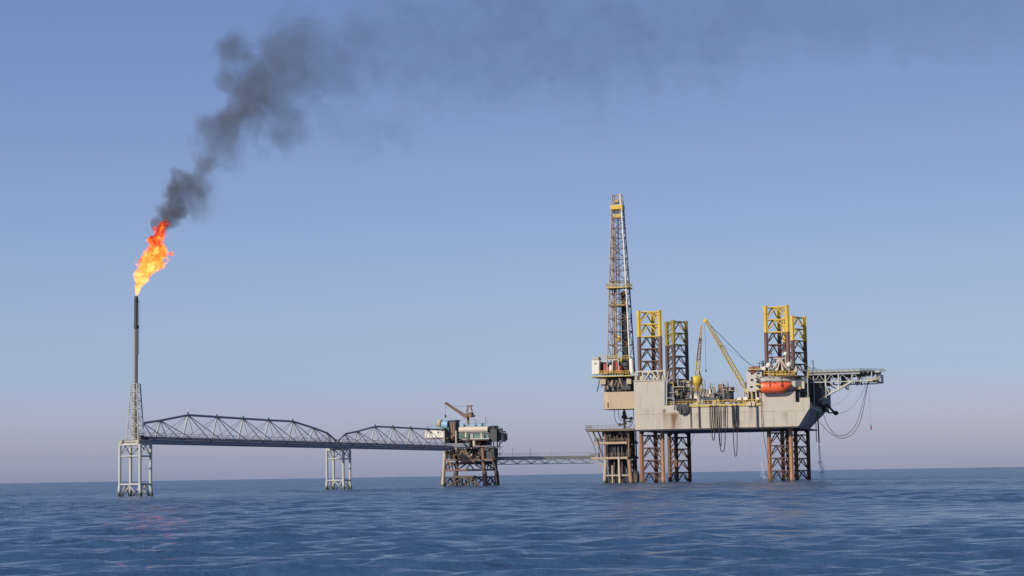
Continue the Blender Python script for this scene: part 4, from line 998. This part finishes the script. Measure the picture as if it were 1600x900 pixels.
part(t, 'gantry', g, M['oldyellow'])

# loose containers on deck
for (x0,y0,x1,y1,w0,w1,mt,lab) in ((1096,607.5,1110,616,wF+3,wF+6,'white','white container right of the yellow crane drum, upper of two'),
        (1093.5,616.2,1108,621,wF+2.4,wF+5.5,'cream','cream container just below the white one, beside the crane pedestal'),
        (1067.5,594.5,1078,605.8,wF+4,wF+8,'brown','rusty brown skid unit on the dark pump house')):
    a_ = FR.at(x0,y1,w0); c_ = FR.at(x1,y0,w0)
    t = thing('container', lab, 'container', FR, ((a_.x+c_.x)/2,(w0+w1)/2,a_.z), 'boxes on the rig deck')
    part(t, 'box_body', MB().box((a_.x,w0,a_.z),(c_.x,w1,c_.z)), M[mt])
    dd = MB(); xm_ = (a_.x+c_.x)/2
    for xx in (xm_-.9, xm_+.02): dd.box((xx,w0-.06,a_.z+.15),(xx+.85,w0-.004,c_.z-.15))
    part(t, 'door', dd, M['canopy'])
    fr = MB()
    for xx in (a_.x,c_.x): fr.box((xx-.1,w0-.1,a_.z),(xx+.1,w0-.005,c_.z+.05))
    part(t, 'corner_post', fr, M['oldyellow'])

# ------------------------------------------------------------------ drilling derrick on its cantilever
FD = Frame(36.2, 645.0, 15.0)
cz = lambda y: FD.at(968,y,0).z
zf = cz(586)
t = thing('drill_floor', 'drill floor cantilever with a white cabin and yellow rails, over the wellhead tower', 'drill floor', FD, (0,0,cz(640)))
b = MB(); px_box(b, FD, 923,586,990,589.5,-6.5,6); part(t, 'floor_deck', b, M['oldyellow'])
b = MB(); px_box(b, FD, 925,562.5,935.5,584.5,-6.2,-1); dh = part(t, 'doghouse', b, M['white'])
wn = MB(); px_box(wn, FD, 928,566,932.5,570,-6.26,-6.15); part(dh, 'window', wn, M['canopy'])
b = MB(); px_box(b, FD, 926,557.5,935,562.3,-5.5,-1.5); part(t, 'winch_roof', b, M['olivegrey'])
fr = MB()
for (xa,ya,xb,yb) in ((936,564,948.5,564),(936,564,936,584),(948.5,564,948.5,584),(936,584,948.5,584),(949,562,966,562),(966,562,966,584),(957,562,957,584)): fr.bar(FD.at(xa,ya,-6),FD.at(xb,yb,-6),.24)
part(t, 'windwall_frame', fr, M['cream'])
b = MB(); px_box(b, FD, 936.5,565,980,585,-2.5,4); part(t, 'windwall', b, M['dark'])
for (x0,y0,x1,y1,nm) in ((943,568,947,584,'drawworks'),(960,565,964,582,'iron_roughneck'),(965.5,572,971,584,'drawworks'),(949,573,953,584,'pump')):
    b = MB(); px_box(b, FD, x0,y0,x1,y1,-5,-3); part(t, nm, b, M['red'])
b = MB(); p = FD.at(954.5,576,-5); b.ball((p.x,-5,p.z),.7,.6,1.3); part(t, 'white_tank', b, M['white'])
rl = MB(); q = FD.at(936,585.5,-6.4); e = FD.at(982,585.5,-6.4); rl.rail([q,e],1.3,.10,.9); part(t, 'floor_railing', rl, M['yellow'])
rl = MB(); q = FD.at(936,563,-4.5); e = FD.at(985,563,-4.5); rl.rail([q,e],1.6,.09,1.0); part(t, 'upper_railing', rl, M['oldyellow'])
b = MB(); p = FD.at(988,584,-5); q = FD.at(986.5,560,-5); b.tube((p.x,-5,p.z),(p.x-.2,-5,q.z),.75,.65,n=14); part(t, 'standpipe_tank', b, M['white'])
ub = MB(); px_box(ub, FD, 944,589.8,990,612,-4,5); part(t, 'substructure', ub, M['dark'])
sb = MB(); sb2 = MB(); r3 = random.Random(3)
for k in range(40):
    x = r3.uniform(936,988); p = FD.at(x, r3.uniform(590,596), -5+r3.uniform(-.6,.6)); q = FD.at(x+r3.uniform(-7,7), r3.uniform(602,612), -5)
    (sb if k % 3 == 0 else sb2).tube(p,q,r3.uniform(.12,.25),n=6)
part(t, 'substructure_brace', sb, M['beige']); part(t, 'substructure_brace', sb2, M['dark'])
for (x0,y0,x1,y1,mt) in ((938,592,946,600.5,'beige'),(979,592,986,600,'tan'),(972,603,985,609,'dark')):
    b = MB(); px_box(b, FD, x0,y0,x1,y1,-6,-4); part(t, 'control_box', b, M[mt])
# tan cantilever shield, rounded along its left edge
x0 = FD.at(940.5,620,-6.5).x; x1 = FD.at(991,620,-6.5).x; zA_ = cz(613.5); zB_ = cz(640)
def ring(z): return [(x1,-6.5,z)]+[(x0+2.2-2.2*math.sin(a),-6.5+2.2-2.2*math.cos(a),z) for a in np.linspace(0,math.pi/2,8)]+[(x0,5,z),(x1,5,z)]
part(t, 'cantilever_beam', MB().loft([ring(zB_)[::-1], ring(zA_)[::-1]]), M['tan'])
sl_ = MB(); px_box(sl_, FD, 949.3,629,950.6,637,-6.6,-6.45); part(t, 'slot', sl_, M['black'])
bo = MB(); xx = FD.at(975.5,650,0).x; zl_, zh_ = cz(671), cz(640)
bo.lathe((xx,0,0),[(.35,zl_),(.35,zl_+1.6),(.8,zl_+1.7),(.8,zl_+2.1),(.45,zl_+2.3),(.45,zl_+3.6),(1.0,zl_+3.7),(1.0,zl_+4.6),(.5,zl_+4.8),(.75,zl_+5.4),(.4,zl_+6),(.35,zh_)],12)
for dz,dx in ((2.6,2.6),(3.6,3.0),(1.6,-2.0)): bo.tube((xx,-.4,zl_+dz),(xx+dx,-.4,zl_+dz),.25,n=8); bo.lathe((xx+dx*.8,-.4,zl_+dz-.5),[(.3,0),(.45,.5),(.3,1)],8)
t2 = solo('blowout_preventer', 'dark blowout preventer stack between tan cantilever and wellhead tower', 'wellhead', FD, (xx,0,zl_), bo, M['burnt'])
for i,(xa,xb,ys,lab) in enumerate(((960,972,658,'outer slack hose curving left under the tan cantilever'),(966,972,650,'inner slack hose curving left under the tan cantilever'),(990,979,661,'slack hose right of the blowout preventer'))):
    pts = [FD.at(xa,640,-2)]+[FD.at(xa+(xb-xa)*s_, 640+(668-640)*min(1,s_*1.15)**.62, -2) for s_ in (.08,.2,.4,.6,.8,1)]
    pts = [FD.at(xa,639,-2), FD.at(xa+(xb-xa)*.03,ys-6,-2), FD.at(xa+(xb-xa)*.2,ys+1,-2), FD.at(xa+(xb-xa)*.55,ys+6,-2), FD.at(xb,ys+7,-2)]
    solo('choke_hose', lab, 'hose', FD, tuple(pts[0]), MB().path(pts,.1), M['black'], 'hoses round the blowout preventer')

# derrick
t = thing('drilling_derrick', 'tall tapering lattice drilling derrick with a yellow crown platform', 'derrick', FD, (0,0,zf))
zb0 = cz(582); zmk = cz(448); ztp = cz(322); hb, hm_, ht = 3.95, 2.95, 1.72
def half(z): return hb+(hm_-hb)*(z-zb0)/(zmk-zb0) if z < zmk else hm_+(ht-hm_)*(z-zmk)/(ztp-zmk)
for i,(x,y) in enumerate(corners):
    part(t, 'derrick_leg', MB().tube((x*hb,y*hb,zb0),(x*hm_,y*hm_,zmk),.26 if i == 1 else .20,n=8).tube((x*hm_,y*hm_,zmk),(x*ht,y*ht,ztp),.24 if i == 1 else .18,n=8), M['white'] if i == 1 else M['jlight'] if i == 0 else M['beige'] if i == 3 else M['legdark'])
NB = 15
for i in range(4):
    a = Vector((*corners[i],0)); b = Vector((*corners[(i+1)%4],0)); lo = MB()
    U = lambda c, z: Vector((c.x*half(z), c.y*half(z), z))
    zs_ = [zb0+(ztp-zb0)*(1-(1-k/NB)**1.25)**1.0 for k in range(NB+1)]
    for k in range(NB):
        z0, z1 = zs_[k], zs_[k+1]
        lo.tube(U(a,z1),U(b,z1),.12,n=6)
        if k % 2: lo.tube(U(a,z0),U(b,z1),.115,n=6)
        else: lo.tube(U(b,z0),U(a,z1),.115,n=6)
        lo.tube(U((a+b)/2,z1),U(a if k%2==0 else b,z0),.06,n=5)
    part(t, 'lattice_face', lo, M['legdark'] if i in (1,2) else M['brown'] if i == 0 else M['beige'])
def plat(name, y, half_, mt, th=.35, open_=0):
    z = cz(y); m_ = MB().box((-half_,-half_,z-th),(half_,half_*.2,z)); m_.box((-half_,half_*.2,z-th),(-half_*.4,half_,z)); m_.box((half_*.4,half_*.2,z-th),(half_,half_,z))
    part(t, name, m_, M[mt]); part(t, 'platform_railing', MB().rail([(-half_,half_,z),(-half_,-half_,z),(half_,-half_,z),(half_,half_,z)],1.2,.07,.9), M[mt])
plat('monkey_board', 449.5, 3.75, 'oldyellow', .4)
plat('stabbing_board', 476.5, 2.2, 'oldyellow', .5)
cr = MB(); z = cz(328); cr.box((-2.0,-2.0,z),(2.0,2.0,z+.35))
for s_ in (-1,1): cr.box((-2.05,s_*2.0-.06,z+.1),(2.05,s_*2.0+.06,z+1.5)); cr.box((s_*2.0-.06,-1.9,z+.1),(s_*2.0+.06,1.9,z+1.5))
part(t, 'crown_platform', cr, M['yellow'])
cr = MB(); z = cz(341); cr.box((-1.1,-1.9,z),(1.9,1.7,z+.3)); cr.box((-1.1,-1.95,z+.2),(1.9,-1.8,z+1.3)); part(t, 'water_table', cr, M['oldyellow'])
tp = MB(); z0 = cz(322); z1 = cz(305)
for (x,y) in corners: tp.tube((x*ht,y*ht,z0),(x*ht*.86,y*ht*.86,z1),.16,n=6)
for i in range(4):
    a, b = corners[i], corners[(i+1)%4]; tp.tube((a[0]*ht*.86,a[1]*ht*.86,z1),(b[0]*ht*.86,b[1]*ht*.86,z1),.14,n=6); tp.tube((a[0]*ht,a[1]*ht,z0),(b[0]*ht*.86,b[1]*ht*.86,z1),.08,n=5)
part(t, 'crown_frame', tp, M['beige'])
part(t, 'crown_block', MB().tube((-.9,0,z0+1.6),(.9,0,z0+1.6),.8,n=14), M['beige'])
vp = MB(); vp.tube((ht*.8,-ht*.9,z0-1),(ht*.8,-ht*.9,z1+.2),.26,n=8); part(t, 'crown_light_post', vp, M['white'])
tb = MB(); za, zb2 = cz(496), cz(478); tb.box((-.5,-.4,cz(572)),(.5,.4,cz(560))); part(t, 'top_drive', tb, M['yellow'])
tb = MB().ball((-.2,-1.2,cz(529)),.75,.5,1.2); part(t, 'travelling_block', tb, M['yellow'])
dl = MB()
for x,y in ((-.25,-.2),(.25,-.2),(0,.2)): dl.tube((x,y,cz(535)),(x,y,cz(330)),.07,n=5)
part(t, 'drill_line', dl, M['dark'])
sp1 = MB(); zrk = cz(455)
for k in range(14):
    for j in range(3): sp1.tube((.4+.16*k,1.0+.35*j,zf),(.35+.15*k,1.0+.3*j,zrk-.3*(k%3)),.075,n=5)
part(t, 'racked_drill_pipe', sp1, M['dark'])
sp1 = MB()
for k in range(5): sp1.tube((-1.9+.17*k,.6,zf),(-1.8+.15*k,.6,zrk+1.2),.08,n=5)
sp1.tube((-1.2,-1.6,zf),(-.75,-1.3,cz(360)),.22,n=8); part(t, 'standpipe', sp1, M['beige'])
sp1 = MB().tube((-1.9,-2.2,zf),(-1.15,-1.2,cz(350)),.16,n=6); part(t, 'ladder', sp1, M['brown'])
for (x_,y_,z0_,z1_,wd,mt) in ((-1.4,1.6,cz(448),cz(372),.55,'brown'),(.9,1.7,cz(500),cz(455),1.1,'dark'),(1.0,1.6,cz(572),cz(500),1.3,'burnt'),(-2.2,1.9,cz(578),cz(520),.7,'jgrey')):
    part(t, 'equipment_column', MB().box((x_-wd/2,y_-.3,z0_),(x_+wd/2,y_+.3,z1_)), M[mt])

# ------------------------------------------------------------------ flame and smoke (volumes in shaped bodies)
FS = Frame(*pier1_xy, 0.0)
def curve_node(nt, src, pts, x0, x1, vmax):
    n = N(nt, 'ShaderNodeFloatCurve'); c = n.mapping.curves[0]
    q = [((x-x0)/(x1-x0), max(0,min(1,v/vmax))) for x, v in pts]
    c.points[0].location = q[0]; c.points[1].location = q[-1]
    for p in q[1:-1]: c.points.new(*p)
    n.mapping.update()
    nt.links.new(mth(nt,'DIVIDE',mth(nt,'SUBTRACT',src,x0),x1-x0,clamp=True), n.inputs['Value'])
    return mth(nt,'MULTIPLY',n.outputs[0],vmax)
def plume_body(name, label, cat, prof, mat, kind, grow, n=18, jit=.12):
    # prof: list of (x, z, rx_vertical, ry) in FS metres, rings across the run of the plume
    rr = random.Random(4); rings = []
    for i,(x,z,rv,ry) in enumerate(prof):
        a = prof[max(i-1,0)]; c = prof[min(i+1,len(prof)-1)]; d = Vector((c[0]-a[0],0,c[1]-a[1])).normalized(); nrm = Vector((-d.z,0,d.x))
        ring_ = []
        for k in range(n):
            t_ = 2*math.pi*k/n; g = grow*(1+jit*math.sin(3*t_+i*1.7)*.6+rr.uniform(-jit,jit)*.5)
            ring_.append(Vector((x,0,z))+nrm*(rv*g*math.cos(t_))+Vector((0,1,0))*(ry*g*math.sin(t_)))
        rings.append(ring_)
    b = MB().loft(rings, True); o = b.build(name, mat, fix=True); o.location = FS.o
    tag(o, label, cat, None, kind); return o
sc_px = 418/3000
# smoke: centre, half height in pixels of the 1600 wide photo, density
SM = [(238,350,11,.40),(252,347,20,.42),(268,333,27,.40),(285,308,36,.26),(302,280,42,.17),(322,245,48,.10),(342,212,62,.090),(368,176,76,.083),(405,146,86,.070),(450,120,92,.053),(500,98,94,.029),(560,82,104,.018),(640,66,116,.0150),(740,58,126,.0142),(860,54,128,.0140),(980,54,122,.0140),(1120,42,104,.0135),(1260,24,92,.012),(1400,26,84,.011),(1530,32,78,.010),(1680,14,84,.008)]
smo = []
for (x,y,h,d) in SM:
    p = FS.at(x,y,0); smo.append((p.x,p.z,h*sc_px,h*sc_px*.9,d))
def smoke_mat():
    mt, nt = nt_new('smoke_volume'); L = nt.links.new
    out = N(nt,'ShaderNodeOutputMaterial'); pv = N(nt,'ShaderNodeVolumePrincipled'); tc = N(nt,'ShaderNodeTexCoord')
    pv.inputs['Color'].default_value = (.20,.175,.14,1); pv.inputs['Anisotropy'].default_value = 0
    # noise-bent coordinates: big billows, then smaller curls
    def bent(vec, scale, amp):
        nn = N(nt,'ShaderNodeTexNoise'); nn.inputs['Scale'].default_value = scale; nn.inputs['Detail'].default_value = 2.5; L(vec, nn.inputs['Vector'])
        s1 = N(nt,'ShaderNodeVectorMath',operation='SUBTRACT'); L(nn.outputs['Color'], s1.inputs[0]); s1.inputs[1].default_value = (.5,.5,.5)
        return nn, s1.outputs[0]
    sp0 = N(nt,'ShaderNodeSeparateXYZ'); L(tc.outputs['Object'], sp0.inputs[0])
    x0, x1 = smo[0][0], smo[-1][0]
    r0 = curve_node(nt, sp0.outputs[0], [(p[0],p[2]) for p in smo], x0, x1, 20)
    _, b1 = bent(tc.outputs['Object'], .085, 1); _, b2 = bent(tc.outputs['Object'], .26, 1)
    am = N(nt,'ShaderNodeVectorMath',operation='SCALE'); L(b1, am.inputs[0]); L(mth(nt,'MULTIPLY',r0,1.35), am.inputs['Scale'])
    am2 = N(nt,'ShaderNodeVectorMath',operation='SCALE'); L(b2, am2.inputs[0]); L(mth(nt,'MINIMUM',mth(nt,'MULTIPLY',r0,.9),5.0), am2.inputs['Scale'])
    v1 = N(nt,'ShaderNodeVectorMath',operation='ADD'); L(tc.outputs['Object'], v1.inputs[0]); L(am.outputs[0], v1.inputs[1])
    v2 = N(nt,'ShaderNodeVectorMath',operation='ADD'); L(v1.outputs[0], v2.inputs[0]); L(am2.outputs[0], v2.inputs[1])
    sp = N(nt,'ShaderNodeSeparateXYZ'); L(v2.outputs[0], sp.inputs[0])
    zc_ = curve_node(nt, sp.outputs[0], [(p[0],p[1]) for p in smo], x0, x1, 150)
    rv = curve_node(nt, sp.outputs[0], [(p[0],p[2]) for p in smo], x0, x1, 20)
    dn = curve_node(nt, sp.outputs[0], [(p[0],math.sqrt(p[4])) for p in smo], x0, x1, .8)
    dz = mth(nt,'DIVIDE',mth(nt,'SUBTRACT',sp.outputs[2],zc_),rv); dy = mth(nt,'DIVIDE',sp.outputs[1],mth(nt,'MULTIPLY',rv,.9))
    rad = mth(nt,'SQRT',mth(nt,'ADD',mth(nt,'MULTIPLY',dz,dz),mth(nt,'MULTIPLY',dy,dy)))
    nn = N(nt,'ShaderNodeTexNoise'); nn.inputs['Scale'].default_value = .19; nn.inputs['Detail'].default_value = 6; nn.inputs['Roughness'].default_value = .6; L(v1.outputs[0], nn.inputs['Vector'])
    e = mth(nt,'ADD',mth(nt,'SUBTRACT',1.0,rad),mth(nt,'MULTIPLY',mth(nt,'SUBTRACT',nn.outputs['Fac'],.5),2.4))
    for (lx,ly,lr) in ((370,84,44),(378,128,48),(308,298,48),(260,340,24),(246,346,14),(560,205,52),(620,208,46),(455,200,40),(530,190,46),(400,150,56),(348,212,52),(700,120,80),(930,120,80)):
        q = FS.at(lx,ly,0); dv3 = N(nt,'ShaderNodeVectorMath',operation='DISTANCE'); L(v2.outputs[0], dv3.inputs[0]); dv3.inputs[1].default_value = (q.x,0,q.z)
        e = mth(nt,'MAXIMUM',e,mth(nt,'ADD',mth(nt,'SUBTRACT',1.0,mth(nt,'DIVIDE',dv3.outputs['Value'],lr*sc_px)),mth(nt,'MULTIPLY',mth(nt,'SUBTRACT',nn.outputs['Fac'],.5),2.0)))
    mr = N(nt,'ShaderNodeMapRange',interpolation_type='SMOOTHSTEP'); L(e,mr.inputs[0]); mr.inputs[1].default_value = -.02; mr.inputs[2].default_value = .62
    d2 = mth(nt,'MULTIPLY',dn,dn)
    L(mth(nt,'MULTIPLY',mth(nt,'MULTIPLY',mr.outputs[0],d2),1.0), pv.inputs['Density'])
    L(pv.outputs[0], out.inputs['Volume'])
    try: mt.cycles.volume_step_rate = .12
    except Exception: pass
    return mt
plume_body('smoke', 'dark grey smoke plume drifting up and right from the flare', 'smoke', [(p[0],p[1],p[2],p[3]) for p in smo], smoke_mat(), 'stuff', 1.8)

FLM = [(212.5,461,3,0),(216,451,7,0),(221,440,12,0),(228,425,18,0),(236,411,25,0),(244,398,26,0),(246,388,19,0),(243,377,15,0),(248,364,14,0),(254,353,11,0),(260,343,5,0)]
flo = []
for (x,y,h,_) in FLM:
    p = FS.at(x,y,0); flo.append((p.x,p.z,h*sc_px*.86,h*sc_px*.86))
def flame_mat():
    mt, nt = nt_new('flame_volume'); L = nt.links.new
    out = N(nt,'ShaderNodeOutputMaterial'); tc = N(nt,'ShaderNodeTexCoord')
    nn = N(nt,'ShaderNodeTexNoise'); nn.inputs['Scale'].default_value = .55; nn.inputs['Detail'].default_value = 3; L(tc.outputs['Object'], nn.inputs['Vector'])
    s1 = N(nt,'ShaderNodeVectorMath',operation='SUBTRACT'); L(nn.outputs['Color'], s1.inputs[0]); s1.inputs[1].default_value = (.5,.5,.5)
    sp0 = N(nt,'ShaderNodeSeparateXYZ'); L(tc.outputs['Object'], sp0.inputs[0])
    z0, z1 = flo[0][1], flo[-1][1]
    r0 = curve_node(nt, sp0.outputs[2], [(p[1],p[2]) for p in flo], z0, z1, 5)
    am = N(nt,'ShaderNodeVectorMath',operation='SCALE'); L(s1.outputs[0], am.inputs[0]); L(mth(nt,'MULTIPLY',r0,2.0), am.inputs['Scale'])
    v = N(nt,'ShaderNodeVectorMath',operation='ADD'); L(tc.outputs['Object'], v.inputs[0]); L(am.outputs[0], v.inputs[1])
    sp = N(nt,'ShaderNodeSeparateXYZ'); L(v.outputs[0], sp.inputs[0])
    xmin = min(p[0] for p in flo)-1; 
    xc = mth(nt,'ADD',curve_node(nt, sp.outputs[2], [(p[1],p[0]-xmin) for p in flo], z0, z1, 12),xmin)
    rv = curve_node(nt, sp.outputs[2], [(p[1],p[2]) for p in flo], z0, z1, 5)
    dx = mth(nt,'DIVIDE',mth(nt,'SUBTRACT',sp.outputs[0],xc),rv); dy = mth(nt,'DIVIDE',sp.outputs[1],rv)
    rad = mth(nt,'SQRT',mth(nt,'ADD',mth(nt,'MULTIPLY',dx,dx),mth(nt,'MULTIPLY',dy,dy)))
    n2 = N(nt,'ShaderNodeTexNoise'); n2.inputs['Scale'].default_value = .66; n2.inputs['Detail'].default_value = 4; n2.inputs['Roughness'].default_value = .6; n2.inputs['Distortion'].default_value = .6; L(tc.outputs['Object'], n2.inputs['Vector'])
    e = mth(nt,'ADD',mth(nt,'SUBTRACT',1.0,rad),mth(nt,'MULTIPLY',mth(nt,'SUBTRACT',n2.outputs['Fac'],.5),1.6))
    q = FS.at(267,397,0); ds = N(nt,'ShaderNodeVectorMath',operation='DISTANCE'); L(tc.outputs['Object'], ds.inputs[0]); ds.inputs[1].default_value = (q.x,0,q.z)
    e = mth(nt,'MAXIMUM',e,mth(nt,'ADD',mth(nt,'SUBTRACT',.55,mth(nt,'DIVIDE',ds.outputs['Value'],1.3)),mth(nt,'MULTIPLY',mth(nt,'SUBTRACT',n2.outputs['Fac'],.5),.7)))
    mk = N(nt,'ShaderNodeMapRange',interpolation_type='SMOOTHSTEP'); L(e,mk.inputs[0]); mk.inputs[1].default_value = .08; mk.inputs[2].default_value = .3
    hgt = mth(nt,'DIVIDE',mth(nt,'SUBTRACT',sp0.outputs[2],z0),z1-z0,clamp=True)
    heat = mth(nt,'ADD',mth(nt,'MULTIPLY',e,.6),mth(nt,'ADD',mth(nt,'MULTIPLY',mth(nt,'SUBTRACT',n2.outputs['Fac'],.5),3.0),mth(nt,'MULTIPLY',mth(nt,'SUBTRACT',.80,hgt),1.0)),clamp=True)
    cr_ = N(nt,'ShaderNodeValToRGB'); L(heat, cr_.inputs[0]); el_ = cr_.color_ramp.elements
    el_[0].position = 0; el_[0].color = (.35,.025,.010,1); el_[1].position = 1; el_[1].color = (3.4,.95,.24,1)
    for p, c in ((.22,(1.1,.08,.016)),(.44,(1.8,.21,.025)),(.70,(2.7,.50,.06))):
        x = el_.new(p); x.color = (*c,1)
    em = N(nt,'ShaderNodeEmission'); L(cr_.outputs[0], em.inputs[0]); L(mth(nt,'MULTIPLY',mk.outputs[0],1.5), em.inputs[1])
    ab = N(nt,'ShaderNodeVolumeAbsorption'); ab.inputs[0].default_value = (.0,.0,.0,1); L(mth(nt,'MULTIPLY',mk.outputs[0],1.5), ab.inputs[1])
    ad = N(nt,'ShaderNodeAddShader'); L(em.outputs[0],ad.inputs[0]); L(ab.outputs[0],ad.inputs[1]); L(ad.outputs[0],out.inputs['Volume'])
    try: mt.cycles.volume_step_rate = .15
    except Exception: pass
    return mt
o = plume_body('flame', 'bright orange and yellow gas flame burning at the flare tip', 'flame', flo, flame_mat(), None, 2.0, 14, .1)

# ------------------------------------------------------------------ render settings
S.view_settings.view_transform = 'Standard'; S.view_settings.look = 'None'; S.view_settings.exposure = 0; S.view_settings.gamma = 1
S.render.engine = 'CYCLES'
S.cycles.max_bounces = 6; S.cycles.volume_bounces = 0; S.cycles.transparent_max_bounces = 16
S.cycles.use_denoising = True
S.cycles.volume_max_steps = 256
